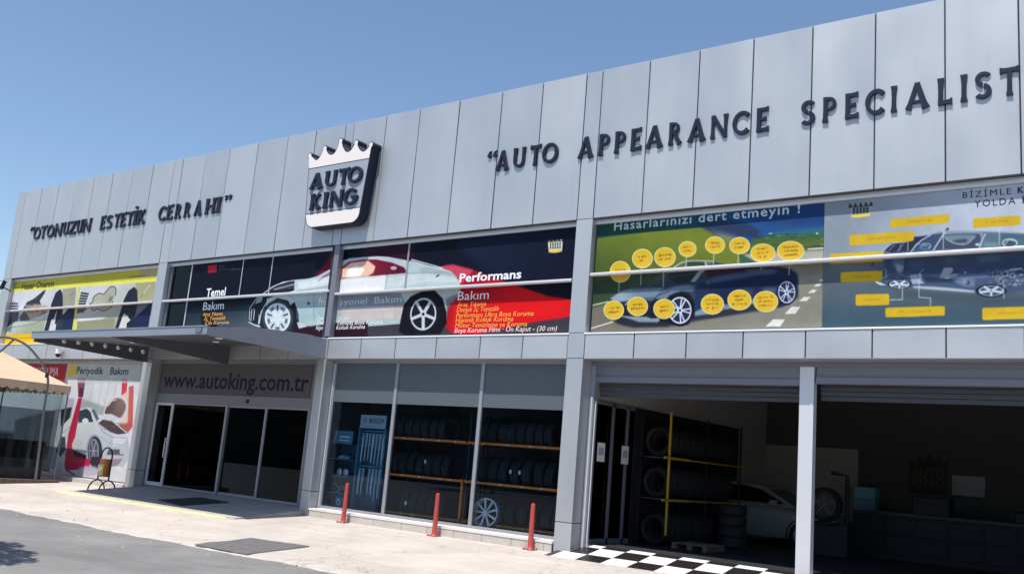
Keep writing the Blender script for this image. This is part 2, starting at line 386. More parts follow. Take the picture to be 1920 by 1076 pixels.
# pillars
pil = [(-35.27, -34.62), (-25.50, -25.05), (-17.92, -17.60), (-10.50, -10.10), (1.15, 1.55)]
for k, (a, b) in enumerate(pil):
    core = MB(); core.box(a+.03, b-.03, .025, .5, -.3, ZF); 
    pc = part('pillar', core, M['joint'], bld)
    def pp(z0, z1, y1=.42):
        m_ = MB(); c = .006
        m_.box(a+.005, b-.005, 0, .02, z0, z1)            # front sheet
        m_.box(b-.027, b-.006, .0215, y1, z0, z1); m_.box(a+.006, a+.027, .0215, y1, z0, z1)
        q = part('pillar_panel', m_, M['clad'], pc)
    pp(-.25, .58); pp(.595, ZB+.0); pp(ZB+.012, ZS)
    if k != 2: pp(ZS+.012, ZF-.012)
# soffits and heads
bays = [(-34.62, -25.50), (-25.05, -17.92), (-17.60, -10.50), (-10.10, 1.15), (1.55, 7.8)]
up_bays = [(-34.62, -25.50), (-25.05, -17.78), (-17.60, -10.50), (-10.10, 1.15), (1.55, 7.8)]
for k, (a, b) in enumerate(bays):
    m_ = MB(); m_.box(a, b, .022, .40, ZB-.012, ZB+.008); part('soffit', m_, M['frame'], bld)
for k, (a, b) in enumerate(up_bays):
    part('shadow_gap', MB().box(a, b, .004, .055, ZF-.032, ZF-.004), M['joint'], bld)
    m_ = MB(); m_.box(a, b, .056, .17, ZF-.012, ZF+.008); part('soffit', m_, M['framelt'], bld)
    m_ = MB(); m_.box(a, b, .10, .17, ZF-.11, ZF-.0125); part('head_frame', m_, M['framelt'], bld)
    m_ = MB(); m_.prism([(-.015, ZS-.025), (-.015, ZS+.005), (.17, ZS+.035), (.17, ZS-.025)], 'X', a-.02, b+.02); part('sill', m_, M['sill'], bld)
    # protruding horizontal ledge across the upper glazing
    zc = 5.44 if k == 2 else 5.53
    m_ = MB(); m_.prism([(0, zc-.026), (-.012, zc-.012), (-.012, zc+.018), (.0, zc+.034), (.165, zc+.034), (.165, zc-.01), (.03, zc-.026)], 'X', a+(.02 if k else .0), b-.02)
    part('glazing_ledge', m_, M['ledge'], bld)
# upper mid pillar is just a mullion
m_ = MB(); m_.box(-17.78, -17.60, .0, .17, ZS+.04, ZF-.015); part('mullion', m_, M['framedk'], bld)
def upper_mullion(x, w=.035, z0=ZS+.04, z1=ZF-.115, m='framelt'):
    m_ = MB(); m_.box(x-w/2, x+w/2, .135, .165, z0, z1); part('mullion', m_, M[m], bld)
upper_mullion(-23.97); upper_mullion(-21.60, .02, 5.60); upper_mullion(-20.34, .02, 5.60); upper_mullion(-15.33, .05, 5.52, m='frame')

# upper storey clear window left of the dark banner
w_ = part('window', MB().box(-24.98, -24.93, .13, .19, ZS+.04, ZF-.115).box(-24.93, -24.0, .13, .19, ZS+.04, ZS+.08), M['framedk'], bld)
part('pane', MB().box(-24.93, -24.0, .168, .174, ZS+.08, ZF-.115), M['tint'], w_)
m_ = MB(); m_.box(-25.04, -23.6, 2.2, 2.25, 4.37, 6.7); part('curtain_wall', m_, M['bluedk'], bld)

# ------------------------------------------------------------------ ground floor: shop window bay
FL = .18
shop_frames = [(-17.56, -15.44), (-15.44, -12.87), (-12.87, -10.53)]
for k, (a, b) in enumerate(shop_frames):
    m_ = MB(); t = .045
    m_.box(a, a+t, .30, .37, .215, 3.74); m_.box(b-t, b, .30, .37, .215, 3.74)
    m_.box(a+t, b-t, .30, .37, .215, .27)
    w_ = part('window', m_, M['frame'], bld)
    part('pane', MB().box(a+t, b-t, .335, .341, .27, 2.79), M['tint'], w_)
    part('blind_panel', MB().box(a+t, b-t, .325, .345, 2.785, 3.74), M['blind'], w_)
m_ = MB(); m_.box(-17.6, -17.56, .29, .38, .215, ZB-.012); m_.box(-17.56, -10.5, .3, .42, 3.74, ZB-.012); m_.box(-10.53, -10.5, .3, .4, .215, 3.74)
part('window_surround', m_, M['frame'], bld)
# bright edge trims on the left jamb
m_ = MB(); m_.box(-17.572, -17.548, .262, .2985, .22, 3.72); part('jamb_trim', m_, M['framelt'], bld)
# plinth tiles
pj = [-17.52, -17.08, -16.2, -15.35, -14.50, -13.75, -13.0, -12.25, -11.49, -11.12, -10.69, -10.505]
core = MB().box(-17.5, -10.51, -.02, .5, -.3, .15)
pl = part('plinth', core, M['joint'], bld)
for a, b in zip(pj[:-1], pj[1:]):
    part('plinth_tile', MB().cbox(a+.004, b-.004, -.05+rng.uniform(-.002, .002), -.021, -.2, .152, .004), M['plinth'], pl)
part('plinth_top', MB().box(-17.53, -10.5, -.06, .3, .156, .205).box(-17.53, -10.5, .3, .42, .156, .21), M['plinthtop'], pl)
# banner-bay plinth on the left
core = MB().box(-30.3, -25.52, -.03, .3, -.3, .13); part('plinth', core, M['plinth'], bld)

# ------------------------------------------------------------------ entrance doors
YD = .32
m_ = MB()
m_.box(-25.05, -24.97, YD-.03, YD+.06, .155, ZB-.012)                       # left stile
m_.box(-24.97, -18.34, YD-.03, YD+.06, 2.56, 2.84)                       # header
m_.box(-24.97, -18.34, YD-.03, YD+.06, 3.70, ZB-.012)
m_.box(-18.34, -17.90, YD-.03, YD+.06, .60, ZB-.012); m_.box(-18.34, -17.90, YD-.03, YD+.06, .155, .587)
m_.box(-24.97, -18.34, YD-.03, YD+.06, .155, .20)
part('entrance_frame', m_, M['entframe_shade'], bld)
part('door_header_sensor', MB().lathe([(0, -.04), (.05, -.035), (.06, 0)], 'Y', 12, (-20.8, YD-.03, 2.70)), M['black'], bld)
def door(a, b, stile, handle=False, off=0.0):
    t = stile; y0, y1 = YD-.02+off, YD+.03+off
    m_ = MB(); m_.box(a, a+t, y0, y1, .20, 2.56); m_.box(b-t, b, y0, y1, .20, 2.56); m_.box(a+t, b-t, y0, y1, .20, .20+t*1.2); m_.box(a+t, b-t, y0, y1, 2.56-t*.8, 2.56)
    d = part('door', m_, M['framelt'] if handle else M['frame'], bld)
    part('pane', MB().box(a+t, b-t, YD+off, YD+.008+off, .20+t*1.2, 2.56-t*.8), M['dkglass'], d)
    if handle:
        zx = b-t*.45
        part('handle', MB().tube([(zx, y0, 1.02), (zx, y0-.07, 1.02), (zx-.0, y0-.075, 1.05), (zx, y0-.075, 1.52), (zx, y0-.07, 1.55), (zx, y0, 1.55)], .016, 8), M['framelt'], d, True)
door(-24.97, -24.12, .085, True)
door(-24.12, -21.64, .035); door(-21.64, -19.98, .05, off=.03); door(-19.98, -18.34, .035)
part('door_post', MB().box(-21.685, -21.60, YD-.035, YD-.021, .2, 2.56), M['frame'], bld); part('door_post', MB().box(-20.02, -19.96, YD-.035, YD-.021, .2, 2.56), M['frame'], bld)
solo('grey_wall_sign', MB().box(-22.34, -21.72, .60, .63, 1.90, 2.18), mat('dim_sign', (.30, .29, .31), .6), 'small grey sign plate behind the wide glass pane left of the sliding door', 'sign')
solo('turquoise_notice', MB().box(-22.18, -21.83, .345, .348, 1.52, 1.82), M['turq'], 'square turquoise paper notice taped inside the entrance glass', 'notice')
# reception desk seen faintly
dk = thing('reception_desk', 'dark reception desk with a pale top seen dimly through the right entrance pane', 'desk', (-19.6, 3.0, FL))
part('body', MB().box(-20.8, -18.4, 2.7, 3.3, FL, 1.15), M['intwall'], dk); part('top', MB().box(-20.9, -18.3, 2.6, 3.4, 1.15, 1.2), M['pale'], dk)

# ------------------------------------------------------------------ interior partitions
m_ = MB()
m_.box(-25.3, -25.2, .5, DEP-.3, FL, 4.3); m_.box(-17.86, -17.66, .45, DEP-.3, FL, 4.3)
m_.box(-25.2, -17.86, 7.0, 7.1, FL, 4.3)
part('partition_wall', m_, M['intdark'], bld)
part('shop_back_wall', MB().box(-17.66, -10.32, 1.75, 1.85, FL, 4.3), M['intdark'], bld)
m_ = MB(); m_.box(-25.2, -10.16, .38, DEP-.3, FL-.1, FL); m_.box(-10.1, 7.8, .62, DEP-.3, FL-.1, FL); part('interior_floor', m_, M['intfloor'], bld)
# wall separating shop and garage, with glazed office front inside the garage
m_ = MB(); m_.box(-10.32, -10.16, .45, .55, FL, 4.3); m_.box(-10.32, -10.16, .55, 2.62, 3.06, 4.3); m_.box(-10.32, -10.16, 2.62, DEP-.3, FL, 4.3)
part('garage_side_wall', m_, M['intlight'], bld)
m_ = MB()
for y in (.55, 1.38, 2.0, 2.55): m_.box(-10.20, -10.13, y, y+.07, FL, 3.06)
m_.box(-10.20, -10.13, .62, 2.55, FL, .28); m_.box(-10.20, -10.13, .62, 2.55, 2.98, 3.06)
gw = part('office_window', m_, M['framedk'], bld)
part('pane', MB().box(-10.17, -10.165, .62, 2.55, .28, 2.98), M['dkglass'], gw)
part('office_back_panel', MB().box(-10.315, -10.31, .55, 2.62, FL, 3.06), M['intdark'], bld)
for y, lab in ((.96, 'white framed paper notice on the garage office glass nearest the pillar'), (1.96, 'white framed paper notice on the garage office glass, further from the pillar')):
    n_ = thing('wall_notice', lab, 'notice', (-10.12, y, 2.0), 'paper notices on the office glass')
    part('sheet', MB().box(-10.128, -10.125, y-.15, y+.15, 1.82, 2.2), M['paper'], n_)
    part('print_block', MB().box(-10.1245, -10.123, y-.1, y+.1, 1.95, 2.1), PRINT['grey'], n_)
# garage back wall and side pieces
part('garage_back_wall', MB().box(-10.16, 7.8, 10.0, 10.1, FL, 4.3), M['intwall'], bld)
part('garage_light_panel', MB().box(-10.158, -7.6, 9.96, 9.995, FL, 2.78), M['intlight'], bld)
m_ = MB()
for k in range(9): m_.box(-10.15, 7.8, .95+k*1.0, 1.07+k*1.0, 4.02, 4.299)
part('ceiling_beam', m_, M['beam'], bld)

# ------------------------------------------------------------------ garage opening frames and shutter boxes
YG = .40
for (a, b, zb) in ((-10.02, -5.80, 3.38), (-5.52, -1.2, 3.42), (-.92, 1.12, 3.42)):
    m_ = MB(); m_.box(a, b, YG-.02, YG+.03, zb+.115, ZB-.10); gd = part('shutter_box', m_, M['framedk'], bld)
    part('guide_bar', MB().box(a, b, YG-.05, YG+.08, zb, zb+.11), M['framedk'], gd)
    for k in range(4):
        part('shutter_slat', MB().box(a+.02, b-.02, YG+.14+.015*k, YG+.155+.015*k, zb-.02-.085*k-.0, zb+.055-.085*k), M['slat'], gd)
m_ = MB().box(-10.1, 1.15, YG-.06, YG+.10, ZB-.10, ZB-.013); part('opening_head', m_, M['framedk'], bld)
for (a, b) in ((-10.1, -10.0), (-5.80, -5.55), (-1.2, -.92)):
    m_ = MB().box(a, b, YG-.06, YG+.10, .10, ZB-.101); part('door_post', m_, M['framelt'] if a > -10 else M['frame'], bld)
part('guide_rail', MB().box(-10.04, -10.01, YG-.10, YG-.061, .12, 3.08).box(-9.99, -9.965, YG-.02, YG+.0, .12, 3.0), M['framelt'], bld)

# checkered entrance ramp, each tile its own piece
ramp = thing('checkered_ramp', 'sloping ramp of black and white checkered tiles leading into the garage', 'ramp', (-7.7, 0, 0))
rows = [(-.62, -.045), (-.06, .055), (.42, .15), (.64, .185)]
part('ramp_base', MB().prism([(-.66, -.3), (-.66, -.062), (-.62, -.056), (-.06, .043), (.42, .138), (.64, .172), (.64, -.3)], 'X', -10.32, 1.14), M['plinth'], ramp)
x0 = -10.766; ts = .548; ncol = int((1.1-x0)/ts)
for i in range(ncol):
    for j in range(3):
        (ya, za), (yb, zb_) = rows[j], rows[j+1]
        xa, xb = x0+i*ts+.003, x0+(i+1)*ts-.003
        dn = (zb_-za)/(yb-ya)
        xa = max(xa, -10.36 if j == 0 else -10.085)
        if xb < xa+.02: continue
        v = [(xa, ya+.003, za-.011), (xb, ya+.003, za-.011), (xb, yb-.003, zb_-.011), (xa, yb-.003, zb_-.011),
             (xa, ya+.003, za), (xb, ya+.003, za), (xb, yb-.003, zb_), (xa, yb-.003, zb_)]
        part('tile', MB().add(v, [(0, 3, 2, 1), (4, 5, 6, 7), (0, 1, 5, 4), (1, 2, 6, 5), (2, 3, 7, 6), (3, 0, 4, 7)]), M['blacktile'] if (i+j) % 2 == 0 else M['white'], ramp)

# ------------------------------------------------------------------ flared block letters, drawn as tapered strokes
def stroke(p0, p1, w, f0=.35, f1=.35):
    p0, p1 = Vector(p0), Vector(p1); d = (p1-p0).normalized(); n = Vector((-d.y, d.x)); L = (p1-p0).length; out = []
    prof = [(0, 1+f0), (.06, 1+f0*.9), (.2, 1+f0*.15), (.5, 1), (.8, 1+f1*.15), (.94, 1+f1*.9), (1, 1+f1)]
    a = [p0+d*(t*L)+n*(w*k/2) for t, k in prof]; b = [p0+d*(t*L)-n*(w*k/2) for t, k in prof]
    return [tuple(p) for p in a] + [tuple(p) for p in reversed(b)]
def arc(c, rx, ry, a0, a1, w, n=14, thick=None, fl=0.0):
    o = []; i_ = []
    for k in range(n+1):
        t = k/n; a = R(a0+(a1-a0)*t); ww = w*(1 + fl*(abs(2*t-1)**4))
        if thick: ww *= 1 - thick*abs(math.sin(a))
        o.append((c[0]+(rx+ww/2)*math.cos(a), c[1]+(ry+ww/2)*math.sin(a))); i_.append((c[0]+(rx-ww/2)*math.cos(a), c[1]+(ry-ww/2)*math.sin(a)))
    return o + i_[::-1]
def ring(c, rx, ry, w): return [arc(c, rx, ry, 0, 181, w, 16, .15), arc(c, rx, ry, 180, 361, w, 16, .15)]
def glyph(ch, w=.20):
    T = w*.8; g = {
     'A': (.82, [stroke((.09, 0), (.41, .98), w*.8, .5, .0), stroke((.73, 0), (.41, .98), w*1.1, .45, .0), stroke((.2, .27), (.64, .27), w*.6, 0, 0)]),
     'U': (.78, [stroke((.14, .34), (.14, 1), w, 0, .35), stroke((.64, .34), (.64, 1), w*.9, 0, .35), arc((.39, .36), .25, .26, 180, 360, w*.95, 14, .2)]),
     'T': (.74, [stroke((.37, 0), (.37, .93), w, .45, 0), stroke((0, .91), (.74, .91), T, .55, .55)]),
     'O': (.90, ring((.45, .5), .35, .41, w)),
     'P': (.66, [stroke((.14, 0), (.14, 1), w, .45, .1), arc((.32, .72), .22, .2, -90, 90, w*.85, 12, .2), stroke((.1, .92), (.34, .92), w*.7, 0, 0), stroke((.1, .52), (.34, .52), w*.7, 0, 0)]),
     'E': (.62, [stroke((.14, 0), (.14, 1), w, .2, .1), stroke((.1, .92), (.58, .93), T, 0, .5), stroke((.1, .52), (.50, .53), T*.85, 0, .35), stroke((.1, .08), (.61, .10), T, 0, .7)]),
     'R': (.74, [stroke((.14, 0), (.14, 1), w, .45, .1), arc((.32, .74), .2, .18, -90, 90, w*.85, 12, .2), stroke((.1, .93), (.34, .93), w*.65, 0, 0), stroke((.1, .55), (.34, .55), w*.65, 0, 0), stroke((.33, .52), (.64, .03), w, 0, .4)]),
     'N': (.84, [stroke((.12, 0), (.12, 1), w*.8, .55, .2), stroke((.72, 0), (.72, 1), w*.8, .0, .55), stroke((.12, .97), (.72, .04), w, .1, .1)]),
     'C': (.78, [arc((.46, .5), .37, .42, 42, 318, w, 24, .15, .3)]),
     'S': (.60, [arc((.31, .72), .2, .2, 35, 260, w*.85, 16, .1, .25), arc((.29, .28), .21, .2, 80, -145, w*.9, 16, .1, .25)]),
     'I': (.28, [stroke((.14, 0), (.14, 1), w, .5, .5)]),
     'İ': (.28, [stroke((.14, 0), (.14, 1), w, .5, .5), [(.14+.1*math.cos(R(a)), 1.22+.1*math.sin(R(a))) for a in range(0, 360, 30)]]),
     'L': (.60, [stroke((.14, 0), (.14, 1), w, .2, .45), stroke((.1, .08), (.58, .10), T, 0, .8)]),
     'Z': (.70, [stroke((.02, .92), (.66, .92), T, .4, 0), stroke((.60, .92), (.08, .08), w*.9, 0, 0), stroke((.04, .08), (.70, .08), T, 0, .6)]),
     'K': (.74, [stroke((.13, 0), (.13, 1), w, .45, .45), stroke((.16, .46), (.62, .97), w*.8, 0, .4), stroke((.26, .58), (.66, .03), w, 0, .4)]),
     'H': (.78, [stroke((.13, 0), (.13, 1), w, .45, .45), stroke((.65, 0), (.65, 1), w, .45, .45), stroke((.13, .5), (.65, .5), T, 0, 0)]),
     'G': (.84, [arc((.46, .5), .36, .42, 42, 360, w, 26, .15, .1), stroke((.5, .45), (.9, .45), T, .2, 0)]),
     '"': (.46, [[(.12+.09*math.cos(R(a)), .82+.09*math.sin(R(a))) for a in range(0, 360, 30)], [(.05, .84), (.09, 1.0), (.2, 1.06), (.14, .96), (.14, .84)],
                 [(.36+.09*math.cos(R(a)), .82+.09*math.sin(R(a))) for a in range(0, 360, 30)], [(.29, .84), (.33, 1.0), (.44, 1.06), (.38, .96), (.38, .84)]]),
     '”': (.46, [[(.12+.09*math.cos(R(a)), .95+.09*math.sin(R(a))) for a in range(0, 360, 30)], [(.19, .93), (.15, .78), (.04, .72), (.10, .82), (.10, .93)],
                 [(.36+.09*math.cos(R(a)), .95+.09*math.sin(R(a))) for a in range(0, 360, 30)], [(.43, .93), (.39, .78), (.28, .72), (.34, .82), (.34, .93)]])}
    return g[ch]
def add_letter(ch, x0, x1, z, h, yf, yb, parent, m, w=.20, name='letter'):
    W_, polys = glyph(ch, w); sx = (x1-x0)/W_; mb = MB()
    for i, p in enumerate(polys):
        mb.prism([(x0+q[0]*sx, z+q[1]*h) for q in p], 'Y', yf+.0007*i, yb)
    return part(name, mb, m, parent)

LY = -.045
t1 = thing('facade_lettering', 'raised dark navy words "AUTO APPEARANCE SPECIALIST along the right of the grey facade', 'lettering', (-7.5, 0, 8.05))
def letters_px(lst, sc, ox, oy, yline, parent):
    for ch, a, b in lst:
        yy = lambda x: oy + (yline[0] + (yline[1]-yline[0])*(x-yline[2])/(yline[3]-yline[2]))/sc
        xa, xb = onY(ox+a/sc, yy(a), LY)[0], onY(ox+b/sc, yy(b), LY)[0]
        z, h = 8.055, .475
        add_letter(ch, xa, xb, z, h, LY, -.003, parent, M['navy'], .178)
letters_px([('"', 106, 172), ('A', 170, 250), ('U', 276, 360), ('T', 388, 456), ('O', 464, 570), ('A', 698, 793), ('P', 828, 904), ('P', 930, 1006), ('E', 1033, 1106),
            ('A', 1133, 1239), ('R', 1278, 1364), ('A', 1403, 1514), ('N', 1548, 1662), ('C', 1690, 1796)], 3.4286, 880, 160, (490, 240, 200, 1740), t1)
letters_px([('E', 53, 131), ('S', 317, 408), ('P', 447, 535), ('E', 578, 664), ('C', 702, 814), ('I', 853, 892), ('A', 942, 1077), ('L', 1128, 1221), ('I', 1266, 1310), ('S', 1348, 1456), ('T', 1501, 1617)],
           3.165, 1400, 0, (705, 480, 90, 1560), t1)
t2 = thing('facade_lettering', 'raised dark navy words "OTONUZUN ESTETİK CERRAHI" on the left of the grey facade', 'lettering', (-28, 0, 8.05))
letters_px([('"', 216, 250), ('O', 248, 301), ('T', 302, 345), ('O', 349, 400), ('N', 405, 462), ('U', 470, 511), ('Z', 514, 566), ('U', 571, 611), ('N', 615, 678), ('E', 747, 783), ('S', 789, 838), ('T', 850, 896),
            ('E', 897, 938), ('T', 946, 993), ('İ', 992, 1022), ('K', 1025, 1083), ('C', 1182, 1236), ('E', 1242, 1290), ('R', 1305, 1353), ('R', 1373, 1422), ('A', 1449, 1503), ('H', 1531, 1606), ('I', 1612, 1647), ('”', 1666, 1722)],
           3.985, 0, 280, (630, 420, 270, 1630), t2)

# ------------------------------------------------------------------ crown sign
SY = -.30
sg = thing('crown_sign', 'large three-dimensional crown-shaped sign reading AUTO KING with cream top and bottom bands', 'sign', (-17.7, 0, 7.2))
def spx(x, y, Y=SY): p = onY(540+x/4.482, 230+y/4.482, Y); return (p[0], p[2])
def catmull(pts, n=6, closed=False):
    out = []; m = len(pts); rngi = range(m if closed else m-1)
    for i in rngi:
        if closed: a, b, c, d = pts[(i-1) % m], pts[i], pts[(i+1) % m], pts[(i+2) % m]
        else: a, b, c, d = pts[max(i-1, 0)], pts[i], pts[i+1], pts[min(i+2, m-1)]
        for k in range(n):
            t = k/n
            out.append(tuple(.5*((2*b[j]) + (-a[j]+c[j])*t + (2*a[j]-5*b[j]+4*c[j]-d[j])*t*t + (-a[j]+3*b[j]-3*c[j]+d[j])*t**3) for j in (0, 1)))
    if not closed: out.append(tuple(pts[-1]))
    return out
balls = [(184, 279), (311, 217), (443, 155), (574, 170), (698, 187)]
# face geometry in plane coordinates (x,z)
B = [spx(*b) for b in balls]; BR = .066
xlt, zlt = spx(178, 300); zcb = spx(150, 765)[1]
TL = spx(178, 388); TR = spx(682, 305); ML = spx(152, 768); MR = spx(606, 716)
TLz = (TL[1]+TR[1])/2; MLz = (ML[1]+MR[1])/2
xl_top = TL[0]; xr_top = TR[0]; xl_m = ML[0]; xr_m = MR[0]
botz = spx(200, 876)[1]; botz = (botz + spx(500, 843)[1])/2
def ball(c, a0, a1, r=.062, n=9):
    x, z = spx(*c); return [(x+r*math.cos(R(a0+(a1-a0)*k/n)), z+r*math.sin(R(a0+(a1-a0)*k/n))) for k in range(n+1)]
def curve(l): return catmull([spx(*p_) for p_ in l], 3)
CROWN = (ball(balls[0], 250, -20) + curve([(206, 293), (222, 309), (237, 318), (252, 311), (270, 290), (285, 260), (297, 234)]) + ball(balls[1], 215, -30)
         + curve([(325, 240), (337, 260), (353, 271), (373, 272), (392, 258), (410, 228), (422, 195), (430, 172)]) + ball(balls[2], 215, -35)
         + curve([(454, 180), (463, 210), (478, 238), (498, 250), (520, 243), (540, 222), (553, 200), (561, 187)]) + ball(balls[3], 215, -35)
         + curve([(585, 195), (598, 222), (615, 240), (633, 246), (651, 239), (668, 222), (682, 204)]) + ball(balls[4], 215, -75))
def low_outline():
    rr = .26; out = []
    slope = (xr_m-xr_top)/(MLz-TLz); zr = MLz-.05; out.append((xr_top+slope*(zr-TLz), zr)); xr = out[0][0]
    for k in range(9):
        a = R(-12-78*k/8); out.append((xr-rr+rr*math.cos(a), botz+rr+rr*math.sin(a)))
    xl = xl_m+.04
    for k in range(9):
        a = R(-90-78*k/8); out.append((xl+rr+rr*math.cos(a), botz+rr+rr*math.sin(a)))
    return out
FULL = CROWN + [(xr_top, TLz+.2), (xr_top, TLz)] + low_outline() + [(xl_m, MLz), (xl_top, TLz), (xl_top, TLz+.2)]
def grow(poly, d):
    n = len(poly); out = []
    for i in range(n):
        a, b, c = Vector(poly[i-1]), Vector(poly[i]), Vector(poly[(i+1) % n])
        t_ = (c-a); 
        if t_.length < 1e-6: out.append(tuple(b)); continue
        t_.normalize(); out.append((b.x-t_.y*d, b.y+t_.x*d))
    return out
part('body', MB().prism(grow(FULL, .024), 'Y', SY, -.003), M['navy'], sg)
gapz = .012
ctop = CROWN + [(xr_top, TLz+gapz), (xl_top, TLz+gapz)]
part('crown_plate', MB().prism(ctop, 'Y', SY-.006, SY+.001), M['cream'], sg)
def xedge(z, side):
    return (xr_top+(xr_m-xr_top)/(MLz-TLz)*(z-TLz)) if side else (xl_top+(xl_m-xl_top)/(MLz-TLz)*(z-TLz))
part('name_plate', MB().prism([(xedge(TLz-gapz, 0), TLz-gapz), (xedge(TLz-gapz, 1), TLz-gapz), (xedge(MLz+gapz, 1), MLz+gapz), (xedge(MLz+gapz, 0), MLz+gapz)], 'Y', SY-.004, SY+.001), M['signgrey'], sg)
bp = [(xedge(MLz-gapz, 0), MLz-gapz), (xedge(MLz-gapz, 1), MLz-gapz)]
low = low_outline()
part('base_plate', MB().prism(bp+low, 'Y', SY-.006, SY+.001), M['cream'], sg)
for word, rowz, spec in (('AUTO', 0, [('A', 190, 292, 520), ('U', 312, 412, 505), ('T', 428, 512, 490), ('O', 503, 626, 480)]), ('KING', 1, [('K', 187, 272, 720), ('I', 296, 333, 700), ('N', 350, 460, 690), ('G', 466, 574, 680)])):
    hh = .43
    zz = [(spx(0, 0)[1])]
    for ch, a, b, yb in spec:
        xa = spx(a, yb-60, SY-.05)[0]; xb = spx(b, yb-60, SY-.05)[0]
        z = (TLz-.60) if rowz == 0 else (MLz+.085)
        add_letter(ch, xa, xb, z, hh, SY-.058, SY-.0045, sg, M['navy'], .195)

# ------------------------------------------------------------------ flat text
FONT_H = None
def text_mesh(body, bold=0.0, shear=0.0, spacing=1.0):
    cu = bpy.data.curves.new('t', 'FONT'); cu.body = body; cu.size = 1.0; cu.offset = bold; cu.shear = shear; cu.space_character = spacing; cu.resolution_u = 2
    o = bpy.data.objects.new('t', cu); COL.objects.link(o); dg = bpy.context.evaluated_depsgraph_get()
    me = bpy.data.meshes.new_from_object(o.evaluated_get(dg)); co = np.array([v.co[:] for v in me.vertices]) if len(me.vertices) else np.zeros((1, 3))
    fs = [tuple(p.vertices) for p in me.polygons]
    bpy.data.objects.remove(o); bpy.data.curves.remove(cu); bpy.data.meshes.remove(me); return co, fs
_c, _f = text_mesh('H'); FONT_H = _c[:, 1].max()
def text(body, x0, z0, x1, z1, h, Y, m, parent, bold=0.0, shear=0.0, spacing=1.0, name='lettering'):
    """text from (x0,z0) to (x1,z1) on the baseline, cap height h, facing -Y"""
    co, fs = text_mesh(body, bold, shear, spacing)
    w = co[:, 0].max()-co[:, 0].min(); L = math.hypot(x1-x0, z1-z0); ux, uz = (x1-x0)/L, (z1-z0)/L
    a = (co[:, 0]-co[:, 0].min())/w*L; b = co[:, 1]/FONT_H*h
    v = [(x0+p*ux, Y, z0+p*uz+q) for p, q in zip(a, b)]
    mb = MB(); mb.v = v; mb.f = fs
    me = bpy.data.meshes.new(name); me.from_pydata(v, [], fs); me.update()
    return part(name, me, m, parent)
def textpx(body, p0, p1, h, Y, m, parent, **k):
    a, b = onY(p0[0], p0[1], Y), onY(p1[0], p1[1], Y); z = (a[2]+b[2])/2
    return text(body, a[0], z+(a[2]-z)*.3, b[0], z+(b[2]-z)*.3, h, Y, m, parent, **k)

